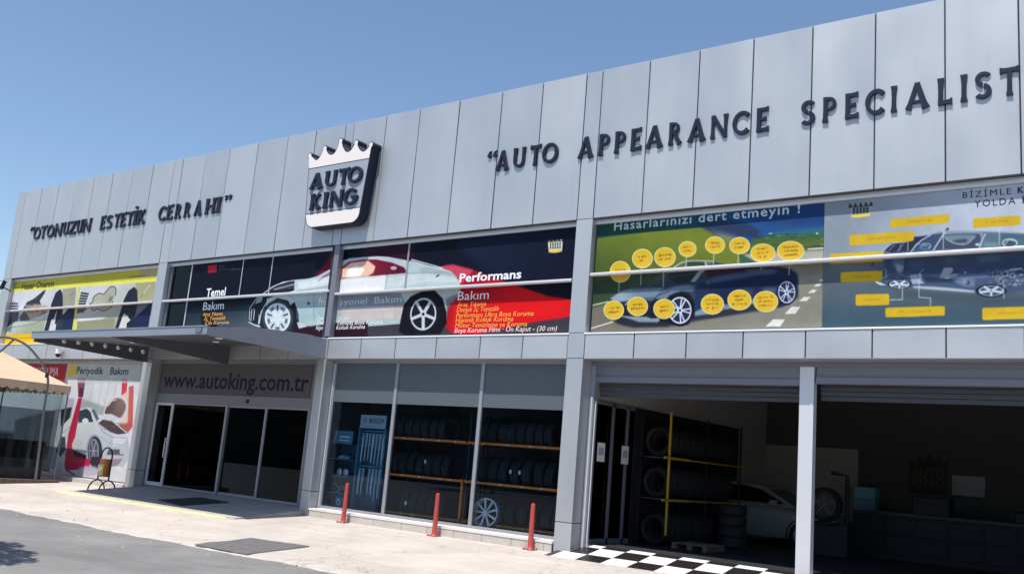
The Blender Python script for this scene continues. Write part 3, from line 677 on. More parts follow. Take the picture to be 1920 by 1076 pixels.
# ------------------------------------------------------------------ painted prints (artwork of the banners, generated in code)
class Paint:
    def __init__(s, x0, x1, z0, z1, Y, res, bg):
        s.x0, s.x1, s.z0, s.z1, s.Y, s.res = x0, x1, z0, z1, Y, res
        s.w, s.h = int((x1-x0)*res), int((z1-z0)*res); s.a = np.zeros((s.h, s.w, 3), np.float32); s.a[:] = np.array(bg)/255.; s.T(1, 0, 0)
    def T(s, sc, ox, oy): s.sc, s.ox, s.oy = sc, ox, oy; return s
    def pt(s, p):
        q = onY(s.ox+p[0]/s.sc, s.oy+p[1]/s.sc, s.Y); return ((q[0]-s.x0)*s.res, (q[2]-s.z0)*s.res)
    def mask(s, P, blur=0):
        pad = int(blur*3)+2
        xs = [p[0] for p in P]; ys = [p[1] for p in P]
        i0, i1 = max(0, int(min(xs))-pad), min(s.w, int(max(xs))+pad+2); j0, j1 = max(0, int(min(ys))-pad), min(s.h, int(max(ys))+pad+2)
        if i1 <= i0 or j1 <= j0: return None
        W_, H_ = i1-i0, j1-j0; SS = 2
        gx = (np.arange(W_)+.5)[None, :]; m_ = np.zeros((H_, W_), np.float32)
        for sub in range(SS):
            gy = (np.arange(H_)+(sub+.5)/SS)
            cov = np.zeros((H_, W_), np.float32)
            for (xa, ya), (xb, yb) in zip(P, P[1:]+P[:1]):
                if ya == yb: continue
                sgn = 1 if yb > ya else -1
                lo, hi = min(ya, yb)-j0, max(ya, yb)-j0
                rows_ = np.nonzero((gy >= lo) & (gy < hi))[0]
                if len(rows_) == 0: continue
                xc = xa-i0 + (gy[rows_]+j0-ya)*(xb-xa)/(yb-ya)
                cov[rows_] += sgn*np.clip(gx - xc[:, None] + .5, 0, 1)
            m_ += np.clip(np.abs(cov), 0, 1)/SS
        if blur >= 1:
            k = int(blur)
            for _ in range(2):
                for ax in (0, 1):
                    c = np.cumsum(np.pad(m_, [(k+1, k) if a == ax else (0, 0) for a in (0, 1)], mode='edge'), axis=ax)
                    m_ = (c[2*k+1:] - c[:-(2*k+1)])/(2*k+1) if ax == 0 else (c[:, 2*k+1:] - c[:, :-(2*k+1)])/(2*k+1)
        return (i0, i1, j0, j1, m_)
    def fill(s, P, col, blur=0, al=1.0, col2=None, g=None):
        r = s.mask(P, blur*s.res/170 if blur else 0)
        if r is None: return
        i0, i1, j0, j1, m_ = r; m_ = (m_*al)[..., None]; c = np.array(col, np.float32)/255.
        if col2 is not None:
            a, b = s.pt(g[0]), s.pt(g[1]); dx, dy = b[0]-a[0], b[1]-a[1]; L = dx*dx+dy*dy
            gx, gy = np.meshgrid(np.arange(i0, i1), np.arange(j0, j1)); t = np.clip(((gx-a[0])*dx+(gy-a[1])*dy)/L, 0, 1)[..., None]
            c = c*(1-t)+np.array(col2, np.float32)/255.*t
        s.a[j0:j1, i0:i1] = s.a[j0:j1, i0:i1]*(1-m_)+c*m_
    def poly(s, pts, col, blur=0, al=1.0, smooth=False, col2=None, g=None):
        if smooth: pts = catmull(pts, 5, True)
        s.fill([s.pt(p) for p in pts], col, blur, al, col2, g)
    def ell(s, cx, cy, rx, ry, col, blur=0, al=1.0, rot=0, col2=None, g=None):
        c, d = math.cos(R(rot)), math.sin(R(rot))
        s.poly([(cx+rx*math.cos(t)*c-ry*math.sin(t)*d, cy+rx*math.cos(t)*d+ry*math.sin(t)*c) for t in np.linspace(0, 2*math.pi, 40, endpoint=False)], col, blur, al, False, col2, g)
    def line(s, pts, w, col, blur=0, al=1.0, smooth=False):
        if smooth: pts = catmull(pts, 6)
        for a, b in zip(pts[:-1], pts[1:]):
            dx, dy = b[0]-a[0], b[1]-a[1]; L = math.hypot(dx, dy) or 1; nx, ny = -dy/L*w/2, dx/L*w/2; ex, ey = dx/L*w*.3, dy/L*w*.3
            s.poly([(a[0]+nx-ex, a[1]+ny-ey), (b[0]+nx+ex, b[1]+ny+ey), (b[0]-nx+ex, b[1]-ny+ey), (a[0]-nx-ex, a[1]-ny-ey)], col, blur, al)
    def box(s, x0, z0, x1, z1, col, blur=0, al=1.0, col2=None, g=None):
        f = lambda x, z: ((x-s.x0)*s.res, (z-s.z0)*s.res)
        s.fill([f(x0, z0), f(x1, z0), f(x1, z1), f(x0, z1)], col, blur, al, col2, g)
    def scribble(s, cx, cy, w, h, col, rows_=2, slope=0.0, al=.75):
        for r_ in range(rows_):
            ww = w*rng.uniform(.6, 1); y = cy+(r_-(rows_-1)/2)*h*1.5; x = cx-ww/2
            while x < cx+ww/2:
                k = rng.uniform(.45, .8)*h; yy = y+(x-cx)*slope
                if rng.random() < .88: s.line([(x, yy+h*rng.uniform(-.1, .5)), (x+k*rng.uniform(-.1, .3), yy-h*rng.uniform(.3, .5))], h*.24, col, 0, al)
                if rng.random() < .5: s.line([(x, yy+h*rng.uniform(-.3, .3)), (x+k, yy+h*rng.uniform(-.3, .3))], h*.22, col, 0, al)
                x += k
    def wheel(s, cx, cy, rx, ry, n, tyre=(20, 22, 28), rim=(215, 220, 228), dark=(35, 40, 50), rot=0, tk=1.25, sw=.2, phase=90, twin=False):
        s.ell(cx, cy, rx*tk, ry*tk, tyre, rot=rot); s.ell(cx, cy, rx, ry, rim, rot=rot); s.ell(cx, cy, rx*.88, ry*.88, dark, rot=rot)
        for k in range(n):
            a = R(phase+360*k/n)
            offs = (-.13, .13) if twin else (0,)
            for o_ in offs:
                ex, ey = math.cos(a+o_*1.4), math.sin(a+o_*1.4)
                s.line([(cx+rx*.12*ex, cy+ry*.12*ey), (cx+rx*.93*ex, cy+ry*.93*ey)], rx*sw*(.6 if twin else 1), rim)
        s.ell(cx, cy, rx*.24, ry*.24, rim, rot=rot); s.ell(cx, cy, rx*.1, ry*.1, dark, rot=rot)
    def crown(s, x0, y0, x1, y1, dark, light, yel, slope=0.0):
        def q(u_, v_): x = x0+(x1-x0)*u_; return (x, y0+(y1-y0)*v_+slope*(x-x0))
        s.poly([q(0, .12), q(.06, .95), q(.5, 1), q(.94, .93), q(1, .05), q(.5, .1)], light); s.poly([q(.05, .78), q(.07, .95), q(.5, 1), q(.93, .93), q(.95, .76)], yel)
        for k in range(5):
            u_ = k/4; s.poly([q(u_-.09, .2), q(u_+.09, .2), q(u_+.03, -.05), q(u_-.03, -.05)], dark); s.ell(*q(u_, -.03), (x1-x0)*.045, (y1-y0)*.05, dark)
        s.line([q(0, .2), q(1, .18)], (y1-y0)*.05, dark)
        for v_ in (.36, .6):
            for k in range(5): s.line([q(.14+.16*k, v_+.1), q(.18+.16*k, v_-.09)], (x1-x0)*.05, dark); s.line([q(.14+.16*k+.06, v_+.1), q(.18+.16*k+.03, v_-.09)], (x1-x0)*.035, dark)
    def finish(s, name, gain=1.0, rough=.55, soft=1):
        a = s.a
        for _ in range(soft):
            a = (np.roll(a, 1, 0)+2*a+np.roll(a, -1, 0))/4; a = (np.roll(a, 1, 1)+2*a+np.roll(a, -1, 1))/4
        low_ = rng.normal(0, 1, (s.h//24+2, s.w//24+2)); jy = np.linspace(0, low_.shape[0]-1.001, s.h); jx = np.linspace(0, low_.shape[1]-1.001, s.w)
        y0 = jy.astype(int); x0 = jx.astype(int); fy = (jy-y0)[:, None]; fx = (jx-x0)[None, :]
        ln = low_[y0][:, x0]*(1-fy)*(1-fx)+low_[y0+1][:, x0]*fy*(1-fx)+low_[y0][:, x0+1]*(1-fy)*fx+low_[y0+1][:, x0+1]*fy*fx
        def field(q):
            l2 = rng.normal(0, 1, (s.h//q+2, s.w//q+2)); yy = np.linspace(0, l2.shape[0]-1.001, s.h); xx = np.linspace(0, l2.shape[1]-1.001, s.w)
            a0 = yy.astype(int); b0 = xx.astype(int); f0 = (yy-a0)[:, None]; f1 = (xx-b0)[None, :]
            return l2[a0][:, b0]*(1-f0)*(1-f1)+l2[a0+1][:, b0]*f0*(1-f1)+l2[a0][:, b0+1]*(1-f0)*f1+l2[a0+1][:, b0+1]*f0*f1
        a = a*(1+(field(10)*.008+field(5)*.008+field(40)*.012)[..., None])
        a = np.clip(a*gain*(1+ln[..., None]*.012) + rng.normal(0, .008, a.shape[:2])[..., None], 0, 1)
        im = bpy.data.images.new(name, s.w, s.h); px = np.ones((s.h, s.w, 4), np.float32); px[..., :3] = a
        im.pixels.foreach_set(px.ravel()); im.update(); im.pack()
        m = bpy.data.materials.new(name); m.use_nodes = True; n = m.node_tree.nodes; l = m.node_tree.links
        t = n.new('ShaderNodeTexImage'); t.image = im; t.extension = 'EXTEND'; l.new(t.outputs[0], n['Principled BSDF'].inputs['Base Color']); n['Principled BSDF'].inputs['Roughness'].default_value = rough; n['Principled BSDF'].inputs['Specular IOR Level'].default_value = .12
        return m
    def sheet(s, name, m, parent, th=.012):
        v = [(s.x0, s.Y, s.z0), (s.x1, s.Y, s.z0), (s.x1, s.Y, s.z1), (s.x0, s.Y, s.z1), (s.x0, s.Y+th, s.z0), (s.x1, s.Y+th, s.z0), (s.x1, s.Y+th, s.z1), (s.x0, s.Y+th, s.z1)]
        f = [(0, 1, 2, 3), (5, 4, 7, 6), (4, 0, 3, 7), (1, 5, 6, 2), (3, 2, 6, 7), (4, 5, 1, 0)]
        me = bpy.data.meshes.new(name); me.from_pydata(v, [], f); uv = me.uv_layers.new(name='UVMap')
        for p in me.polygons:
            for li in p.loop_indices:
                c = me.vertices[me.loops[li].vertex_index].co; uv.data[li].uv = ((c.x-s.x0)/(s.x1-s.x0), (c.z-s.z0)/(s.z1-s.z0))
        return part(name, me, m, parent)

YB = .15; BZ0, BZ1 = ZS+.04, ZF-.112
# ---- banner A : damage repair, yellow
P = Paint(-34.60, -25.52, BZ0, BZ1, YB, 80, (205, 208, 212))
P.T(6.725, 0, 490)
P.poly([(60, 230), (1100, 130), (1100, 1000), (40, 1000)], (218, 220, 228), col2=(190, 195, 190), g=((500, 350), (500, 950)))
P.poly([(790, 350), (1010, 325), (950, 600), (780, 600)], (158, 158, 138), 2)
P.line([(870, 435), (990, 370)], 10, (120, 120, 105), 2)
P.poly([(860, 600), (960, 590), (900, 915), (680, 915), (700, 780)], (30, 42, 82), 1)
P.poly([(640, 915), (700, 620), (790, 600), (790, 915)], (45, 52, 70), 2)
P.poly([(545, 912), (630, 600), (650, 530), (700, 400), (760, 352), (785, 400), (792, 500), (790, 600), (740, 760), (690, 912)], (36, 40, 58), 1, smooth=False)
P.poly([(600, 912), (650, 730), (680, 720), (720, 600), (690, 790), (710, 790), (690, 912)], (215, 215, 215), 1)
P.poly([(690, 912), (760, 800), (720, 740), (740, 912)], (60, 66, 84), 1)
P.poly([(285, 612), (340, 515), (400, 488), (430, 470), (545, 375), (578, 362), (560, 410), (500, 500), (520, 560), (480, 600)], (58, 58, 66), 1)
P.poly([(290, 640), (330, 560), (440, 540), (560, 550), (620, 570), (590, 640), (380, 740), (260, 750)], (175, 160, 145), 3, .9)
for _ in range(34): P.ell(rng.uniform(320, 560), rng.uniform(545, 640), rng.uniform(10, 26), rng.uniform(6, 16), tuple(rng.choice([[200, 190, 130], [90, 85, 80], [210, 205, 195], [150, 120, 90]])), 1, .7)
P.poly([(240, 700), (300, 640), (340, 660), (380, 740), (260, 756)], (70, 75, 85), 2, .8)
P.line([(480, 690), (560, 655), (590, 630)], 9, (60, 65, 70), 1)
P.poly([(60, 850), (150, 762), (290, 748), (570, 735), (540, 912), (50, 925)], (196, 205, 196), 2, col2=(165, 175, 145), g=((300, 750), (300, 920)))
P.line([(70, 865), (160, 830), (300, 815), (430, 790), (520, 742)], 8, (120, 130, 125), 1)
P.poly([(110, 515), (180, 505), (245, 530), (235, 590), (90, 612)], (205, 205, 210)); 
for k in range(3): P.poly([(112, 524+34*k), (228, 528+32*k), (226, 542+32*k), (106, 540+34*k)], (25, 28, 34))
P.poly([(70, 650), (240, 640), (230, 740), (110, 810), (60, 840)], (95, 100, 112), 3)
P.line([(80, 720), (160, 715)], 8, (20, 22, 28)); P.line([(70, 770), (150, 745)], 10, (25, 26, 32)); P.poly([(60, 840), (110, 770), (160, 760), (100, 820)], (40, 42, 50), 2)
P.T(7.17, 140, 490)
P.poly([(20, 350), (1090, 250), (1100, 950), (-20, 950)], (206, 210, 214), col2=(168, 170, 152), g=((400, 400), (400, 900)))
P.poly([(820, 290), (1090, 255), (1050, 560), (840, 560)], (168, 164, 128), 2)
P.line([(890, 480), (1010, 320)], 12, (205, 205, 170), 2); P.line([(885, 490), (920, 435)], 10, (110, 108, 90), 1)
P.poly([(790, 580), (1040, 560), (980, 940), (690, 940)], (28, 38, 78), 1)
P.poly([(800, 760), (870, 700), (1010, 570), (830, 580)], (135, 130, 150), 4, .8)
P.poly([(530, 940), (640, 590), (660, 520), (720, 400), (800, 345), (840, 390), (848, 560), (800, 770), (690, 940)], (34, 38, 54), 1)
P.poly([(580, 920), (640, 750), (620, 790), (660, 700), (720, 740), (755, 610), (715, 750), (750, 790), (700, 830), (690, 940), (600, 940)], (220, 220, 218), 1)
P.poly([(60, 400), (130, 405), (215, 430), (150, 600), (40, 620)], (212, 214, 220), 1)
for k in range(6): P.poly([(84-8*k, 415+36*k), (192-10*k, 432+32*k), (186-10*k, 452+32*k), (78-8*k, 437+36*k)], (22, 24, 30))
bl = [(190, 590), (240, 540), (255, 480), (330, 432), (390, 440), (470, 355), (530, 345), (555, 390), (545, 460), (510, 540), (490, 620), (380, 668), (310, 640), (250, 665), (220, 625)]
P.poly(bl, (176, 176, 160), 2, smooth=True); P.line(bl[:9], 9, (40, 42, 46), 0, 1, True); P.line(bl[9:], 8, (50, 52, 56), 0, 1, True)
P.poly([(440, 560), (470, 480), (520, 470), (500, 540)], (130, 130, 118), 3)
P.poly([(-20, 640), (170, 630), (110, 690), (20, 700)], (80, 80, 86), 3)
P.poly([(20, 770), (430, 740), (340, 800), (60, 810)], (232, 234, 236), 3); P.poly([(30, 810), (540, 760), (520, 900), (30, 930)], (150, 152, 122), 4)
P.poly([(0, 930), (90, 935), (300, 930), (300, 945), (0, 950)], (40, 42, 55), 2)
P.T(6.725, 0, 490)
P.poly([(990, 340), (1015, 330), (930, 900), (900, 905)], (205, 210, 90)); P.poly([(925, 760), (950, 720), (975, 780), (960, 870), (925, 890)], (220, 224, 110), 1)
P.T(1, 0, 0); P.poly([(10, 545), (10, 500), (310, 480), (310, 524), (150, 537)], (203, 200, 62)); P.poly([(22, 548), (22, 543), (310, 521), (310, 527)], (235, 232, 110))  # brighter yellow strip paints in the sunlit foot of the band
P.poly([(262, 505), (297, 500), (297, 520), (262, 520)], (190, 170, 150), 4, .7); P.line([(242, 520), (272, 517)], 2.2, (150, 145, 60))
P.box(-34.6, BZ0, -25.52, 4.70, (236, 190, 28)); P.box(-34.6, 4.545, -25.52, 4.565, (150, 120, 20))
bA = thing('banner', 'yellow damage repair banner with two photos of dented silver car fronts, upper left window band', 'banner', (-30, .15, BZ0))
P.sheet('print', P.finish('damage_repair_print', .92), bA)
textpx('Hasar Onarım', (40, 544), (100.5, 536), .22, YB-.003, PRINT['olive'], bA, bold=.03)

# ---- banner B + C : basic / professional / performance care
def dark_banner(x0, x1):
    P = Paint(x0, x1, BZ0, BZ1, YB, 100, (7, 11, 30))
    P.T(4.571, 280, 440)
    P.poly([(300, 640), (2000, 520), (2000, 900), (300, 900)], (38, 52, 62), 12, .85, col2=(88, 104, 112), g=((800, 560), (800, 830)))
    P.poly([(1150, 560), (2000, 520), (2000, 900), (1150, 900)], (34, 14, 26), 12, .9)
    P.poly([(1360, 420), (1530, 220), (1552, 130), (1660, 110), (1660, 400)], (112, 14, 40), 8, .95)
    P.T(4.139, 680, 400)
    P.poly([(0, 250), (400, 230), (400, 420), (0, 420)], (52, 12, 36), 14, .9)
    P.poly([(700, 240), (1700, 60), (1700, 560), (1100, 560)], (18, 34, 60), 20, .8, col2=(12, 16, 40), g=((900, 200), (1600, 560)))
    P.poly([(0, 860), (760, 830), (1700, 790), (1700, 960), (0, 960)], (58, 56, 64), 8)
    # red streak
    P.poly([(560, 465), (640, 405), (700, 398), (860, 440), (1100, 530), (1430, 640), (1700, 680), (1700, 790), (1300, 850), (900, 935), (700, 935), (640, 880)], (150, 14, 40), 2, col2=(214, 18, 28), g=((900, 480), (1000, 780)))
    P.poly([(620, 410), (700, 400), (860, 440), (760, 560), (560, 470)], (225, 92, 112), 5, .7)
    P.poly([(700, 700), (1600, 690), (1500, 790), (700, 880)], (228, 20, 24), 8, .8)
    # body of the coupe (absolute photo coordinates)
    P.T(1, 0, 0)
    car = [(464, 604), (466.7, 577), (478.4, 560.3), (495, 548.6), (508.5, 537.8), (530, 528.6), (552, 525), (577, 522.7), (594, 518.5), (615.5, 506.8), (635.6, 491.8), (655, 485), (680, 482.4), (704, 480.6), (728, 482),
           (760, 488), (796, 496.6), (830, 504), (846, 509), (862, 528), (864, 548), (852, 562), (838, 571), (838, 600), (690, 612), (690, 628), (600, 630), (548, 628), (480, 612)]
    P.poly(car, (188, 202, 204), 0, 1, False, (172, 190, 192), ((600, 510), (600, 610)))
    P.poly([(464, 604), (466, 577), (478, 560), (495, 549), (510, 538), (552, 525), (551, 545), (500, 560), (492, 612)], (26, 32, 40), 1)
    P.line([(467, 600), (468, 578), (480, 561), (496, 549), (512, 538), (531, 529), (552, 526)], 1.6, (190, 198, 204)); P.line([(465, 603), (484, 612), (486, 590)], 1.5, (205, 212, 218))
    P.line([(470, 603), (472, 580), (477, 580), (475, 600)], 1.2, (230, 235, 240)); P.poly([(508, 541), (551, 529), (551, 541), (512, 545)], (60, 58, 74), 1); P.line([(514, 543), (552, 533)], 1.3, (210, 212, 220))
    P.poly([(482, 560), (494, 552), (490, 566), (478, 570)], (150, 168, 172), 1)
    P.line([(486, 606), (490, 585), (500, 568), (515, 557), (532, 556), (547, 565), (556, 585), (557, 612)], 1.8, (205, 214, 218), smooth=True)
    P.poly([(552, 640), (541, 575), (552, 566), (560, 590), (560, 640)], (16, 20, 28), 1)
    P.poly([(488, 612), (492, 585), (502, 570), (520, 559), (540, 564), (552, 590), (548, 640), (492, 640)], (30, 36, 44), 1)
    P.wheel(520.2, 596, 24, 27.6, 5, (52, 62, 72), (216, 224, 226), (196, 206, 210), tk=1.2, sw=.2)
    for k in range(5):
        a = R(54+72*k); P.line([(520+12*math.cos(a), 596+14*math.sin(a)), (520+20*math.cos(a), 596+23*math.sin(a))], 2.6, (40, 48, 56))
        a = R(90+72*k); P.poly([(520+15*math.cos(a-.25), 596+17*math.sin(a-.25)), (520+20*math.cos(a-.2), 596+23*math.sin(a-.2)), (520+20*math.cos(a+.2), 596+23*math.sin(a+.2)), (520+15*math.cos(a+.25), 596+17*math.sin(a+.25))], (70, 80, 88), 1, .8)
    P.poly([(556, 565), (640, 560), (640, 600), (556, 600)], (150, 176, 178), 6, .5); P.line([(588, 545), (588, 600)], .8, (110, 130, 132)); P.ell(578, 569, 2.6, 3, (60, 74, 78))
    P.poly([(556, 608), (580, 612), (620, 606), (690, 604), (690, 640), (545, 640)], (40, 14, 28), 3); P.poly([(556, 604), (570, 606), (576, 612), (560, 616)], (196, 206, 208), 1)
    P.poly([(558, 530), (600, 522), (634, 512), (634, 530), (600, 536), (560, 542)], (222, 230, 230), 4, .8); P.line([(556, 546), (600, 540), (634, 536)], 1.2, (120, 140, 144), 1)
    P.poly([(636, 556), (752, 552), (752, 560), (636, 566)], (150, 160, 168), 3, .7); P.poly([(720, 520), (800, 514), (846, 512), (860, 530), (800, 530), (722, 540)], (206, 216, 214), 5, .8)
    P.poly([(740, 560), (752, 554), (760, 566), (750, 590), (738, 600)], (120, 130, 138), 3, .7); P.poly([(836, 560), (860, 550), (852, 566), (842, 575), (838, 590)], (120, 110, 118), 2, .8)
    P.line([(640, 588), (700, 585), (752, 582)], 1.0, (140, 140, 146), 1); P.line([(727, 545), (724, 580), (716, 596)], .9, (120, 128, 132), 0); P.line([(770, 489), (800, 498), (842, 509)], 1.4, (235, 240, 238), 1)
    P.poly([(800, 500), (846, 510), (858, 520), (820, 516), (780, 508)], (160, 176, 176), 3, .8)
    # windscreen, side window glow
    P.poly([(600, 520), (618, 510), (634, 500), (634, 508), (612, 520)], (150, 140, 148), 1); P.line([(596, 527), (616, 514), (640, 497)], 1.0, (90, 70, 84))
    P.poly([(636, 516), (640, 502), (655, 491), (680, 487), (706, 487), (735, 493), (758, 502), (763, 512), (720, 516), (660, 520), (640, 524)], (128, 22, 48), 1, col2=(84, 14, 40), g=((700, 500), (760, 510)))
    P.poly([(640, 522), (642, 504), (658, 493), (690, 489), (704, 500), (700, 512), (690, 518), (660, 520)], (240, 196, 172), 3); P.poly([(648, 520), (652, 506), (668, 498), (684, 504), (676, 518)], (252, 242, 232), 3); P.ell(738, 503, 6, 3.6, (190, 170, 176), 1)
    P.poly([(634, 524), (700, 520), (722, 516), (722, 548), (634, 552)], (244, 240, 238), 4, .8); P.line([(727, 517), (722, 544)], .8, (120, 120, 124)); P.line([(762, 512), (840, 511)], 1, (120, 140, 138)); P.line([(818, 519), (823, 516)], 2.2, (30, 34, 38))
    P.poly([(640, 553), (752, 548), (752, 573), (640, 578)], (128, 132, 146), 3, .8)  # grey band painted in for the shadow under the glazing ledge
    P.poly([(640, 578), (760, 572), (756, 596), (640, 604)], (206, 190, 184), 3, .8)
    P.line([(772, 487), (830, 503)], 2, (226, 232, 230))
    P.poly([(748, 622), (751, 600), (757, 572), (770, 556), (790, 547), (815, 545), (830, 560), (837, 585), (838, 606), (825, 626), (760, 628)], (12, 13, 22), 1)
    P.wheel(793.5, 589, 24.5, 30.5, 5, (18, 19, 26), (200, 206, 214), (22, 24, 32), rot=8, tk=1.28, sw=.24)
    P.T(4.139, 680, 400)
    if x1 > -15: P.crown(1437, 203, 1553, 312, (40, 42, 30), (232, 232, 220), (226, 196, 90), -.05)
    if x0 < -20:
        P.T(4.571, 280, 440); P.poly([(502, 265), (578, 260), (576, 322), (500, 328)], (196, 30, 52), 2); P.scribble(625, 275, 60, 16, (150, 154, 170), 1); P.scribble(690, 298, 190, 17, (150, 154, 170), 1, -.02)
        P.poly([(440, 690), (540, 690), (590, 800), (450, 800)], (12, 14, 20), 3)
    return P
P = dark_banner(-23.99, -17.80)
bB = thing('banner', 'dark banner with a silver coupe front and the words Temel Bakım, above the canopy', 'banner', (-21, .15, BZ0))
P.sheet('print', P.finish('basic_care_print', .95), bB)
P = dark_banner(-17.59, -10.53)
bC = thing('banner', 'dark banner of a silver coupe trailing a red streak with words Performans Bakım', 'banner', (-14, .15, BZ0))
P.sheet('print', P.finish('performance_care_print', .95), bC)
YT = YB-.003
textpx('Temel', (386, 557), (422, 553), .235, YT, PRINT['white'], bB, bold=.015)
textpx('Bakım', (380, 582), (419, 579), .23, YT, PRINT['white'], bB)
for k, s_ in enumerate(('Araç Yıkama', 'İç Temizlik', 'Cila Koruma')): textpx(s_, (380+2*k, 592.5+8*k), (417+6*k, 591+8*k), .10, YT, PRINT['orange'], bB, shear=.2)
textpx('Profes', (597, 573), (622, 571.5), .20, YT, PRINT['white'], bB)
textpx('syonel  Bakım', (637, 572), (752, 567), .165, YT, PRINT['paleblue'], bC)
for k, (s_, xa, xb) in enumerate((('Detaylı İç', 594, 621), ('Detaylı', 594, 619), ('Hijyenik K', 592, 619))): textpx(s_, (xa, 600+9*k), (xb, 599.5+9*k), .105, YT, PRINT['white'], bB, shear=.2)
for k, (s_, xa, xb) in enumerate((('Araç Yıkama', 634, 655), ('Temizlik Boya Koruma', 632, 717), ('Koltuk Koruma', 630, 684))): textpx(s_, (xa, 601+9*k-(k > 0)*1), (xb, 599.0+8.2*k), .10, YT, PRINT['white'], bC, shear=.2)
textpx('Performans', (861, 529), (977, 521), .19, YT, PRINT['white'], bC, bold=.02)
textpx('Bakım', (858, 563), (916, 560), .20, YT, PRINT['white'], bC, bold=-.004)
for k, (s_, xb) in enumerate((('Araç Yıkama', 911), ('Detaylı İç Temizlik', 936), ('Performans Ultra Boya Koruma', 1000), ('Hijyenik Koltuk Koruma', 962), ('Motor Temizleme ve Koruma', 988), ('Boya Koruma Filmi · Ön Kaput - (30 cm)', 1044))):
    textpx(s_, (857-1.0*k, 574.5+9.8*k), (xb, 573.5+9.6*k-(2 if k == 5 else 0)), .105, YT, PRINT['orange'] if k < 5 else PRINT['pink'], bC, shear=.2)

# ---- banner D1 : open roadster in a landscape
P = Paint(-10.06, -5.37, BZ0, BZ1, YB, 130, (60, 90, 70))
P.T(3.844, 1080, 360)
P.poly([(-40, 100), (1900, -40), (1900, 400), (-40, 500)], (34, 74, 66), 0, col2=(34, 78, 136), g=((500, 300), (1300, 200)))
P.poly([(-40, 360), (500, 290), (980, 250), (1130, 330), (1180, 480), (1200, 640), (-40, 700)], (112, 126, 44), 2, col2=(74, 92, 40), g=((500, 300), (400, 620)))
P.poly([(860, 230), (1000, 180), (1240, 230), (1330, 280), (1300, 330), (1000, 310)], (42, 56, 88), 5); P.poly([(960, 270), (1140, 310), (1200, 400), (1050, 340)], (120, 130, 130), 6, .6)
P.poly([(1000, 90), (1500, 60), (1900, 0), (1900, 230), (1380, 230), (1200, 170)], (32, 60, 108), 8, .8)
P.poly([(1290, 330), (1500, 305), (1900, 280), (1900, 420), (1200, 430)], (60, 92, 52), 4, col2=(84, 108, 54), g=((1500, 310), (1500, 400)))
P.poly([(1340, 300), (1560, 270), (1900, 250), (1900, 300), (1500, 320)], (48, 108, 120), 4, .8)
for k in range(30): P.ell(rng.uniform(1220, 1800), rng.uniform(300, 400), rng.uniform(10, 40), rng.uniform(3, 7), tuple(rng.choice([[44, 80, 50], [120, 140, 80], [30, 56, 60]])), 1, .7)
P.ell(1735, 300, 9, 5, (235, 235, 225)); P.ell(1400, 300, 14, 4, (190, 200, 190)); P.line([(1670, 412), (1900, 398)], 9, (225, 225, 220)); P.line([(1240, 420), (1900, 385)], 6, (70, 66, 62))
P.poly([(1200, 450), (1900, 410), (1900, 520), (1400, 560)], (170, 166, 156), 3)
P.poly([(-40, 700), (300, 600), (700, 560), (1900, 480), (1900, 1020), (-40, 1040)], (52, 72, 52), 3, col2=(122, 120, 106), g=((500, 620), (800, 820)))
P.poly([(-40, 880), (250, 790), (700, 900), (1500, 640), (1900, 560), (1900, 1020), (-40, 1040)], (116, 113, 102), 4, col2=(134, 133, 120), g=((300, 950), (1700, 800)))
P.poly([(-40, 820), (250, 780), (260, 800), (-40, 860)], (70, 92, 44), 2); P.line([(20, 842), (230, 790)], 7, (214, 214, 205))
for k, q in enumerate([((1365, 968), (1470, 968), (1505, 918), (1420, 916)), ((1503, 878), (1580, 876), (1615, 828), (1552, 826)), ((1603, 788), (1660, 786), (1690, 756), (1640, 756)), ((1668, 728), (1712, 727), (1738, 704), (1700, 704)), ((1710, 682), (1748, 681), (1770, 661), (1735, 661)), ((1740, 644), (1772, 643), (1790, 629), (1762, 629))]): P.poly(q, (218, 218, 208))
P.line([(90, 988), (265, 935)], 8, (222, 222, 214))
P.poly([(270, 935), (330, 900), (900, 880), (1460, 780), (1600, 690), (1600, 760), (1480, 830), (860, 930), (700, 965), (420, 972)], (44, 48, 58), 3)
P.T(7.173, 1130, 470)
P.poly([(100, 640), (130, 610), (250, 550), (380, 512), (500, 478), (640, 440), (760, 405), (860, 350), (900, 290), (960, 230), (1060, 160), (1120, 130), (1250, 122), (1400, 135), (1500, 150), (1600, 175), (1800, 230), (1900, 400), (1850, 700), (1640, 780), (1240, 890), (1150, 1000), (950, 1010), (860, 970), (760, 960), (480, 960), (260, 900), (150, 820), (110, 720)], (50, 64, 84), 0)
P.poly([(100, 640), (250, 545), (380, 510), (620, 495), (860, 490), (700, 610), (560, 640), (330, 680), (200, 690), (130, 670)], (112, 134, 148), 3, 1, False, (150, 166, 176), ((400, 520), (300, 660)))
P.poly([(380, 512), (560, 470), (760, 420), (900, 400), (1100, 420), (1240, 440), (1000, 480), (860, 492), (600, 500)], (46, 62, 76), 4)
P.line([(590, 475), (700, 440), (820, 420)], 12, (84, 104, 112), 3, .8); P.line([(700, 385), (860, 380), (930, 410)], 14, (72, 92, 98), 3, .7)
P.poly([(860, 380), (930, 330), (1100, 290), (1290, 260), (1200, 400), (1180, 420), (1000, 440), (940, 410)], (34, 46, 52), 2); P.line([(880, 370), (1000, 340), (1150, 315), (1270, 285)], 14, (70, 90, 88), 3, .9)
P.poly([(570, 640), (700, 615), (770, 575), (880, 510), (1000, 480), (1180, 470), (1260, 490), (1200, 540), (1080, 540), (960, 570), (880, 640), (840, 660), (700, 660)], (104, 124, 144), 4); P.line([(600, 632), (700, 610), (830, 545), (980, 495), (1180, 475)], 12, (156, 174, 188), 3, .8)
P.line([(570, 650), (690, 640), (760, 590), (900, 545)], 10, (26, 34, 46), 2)
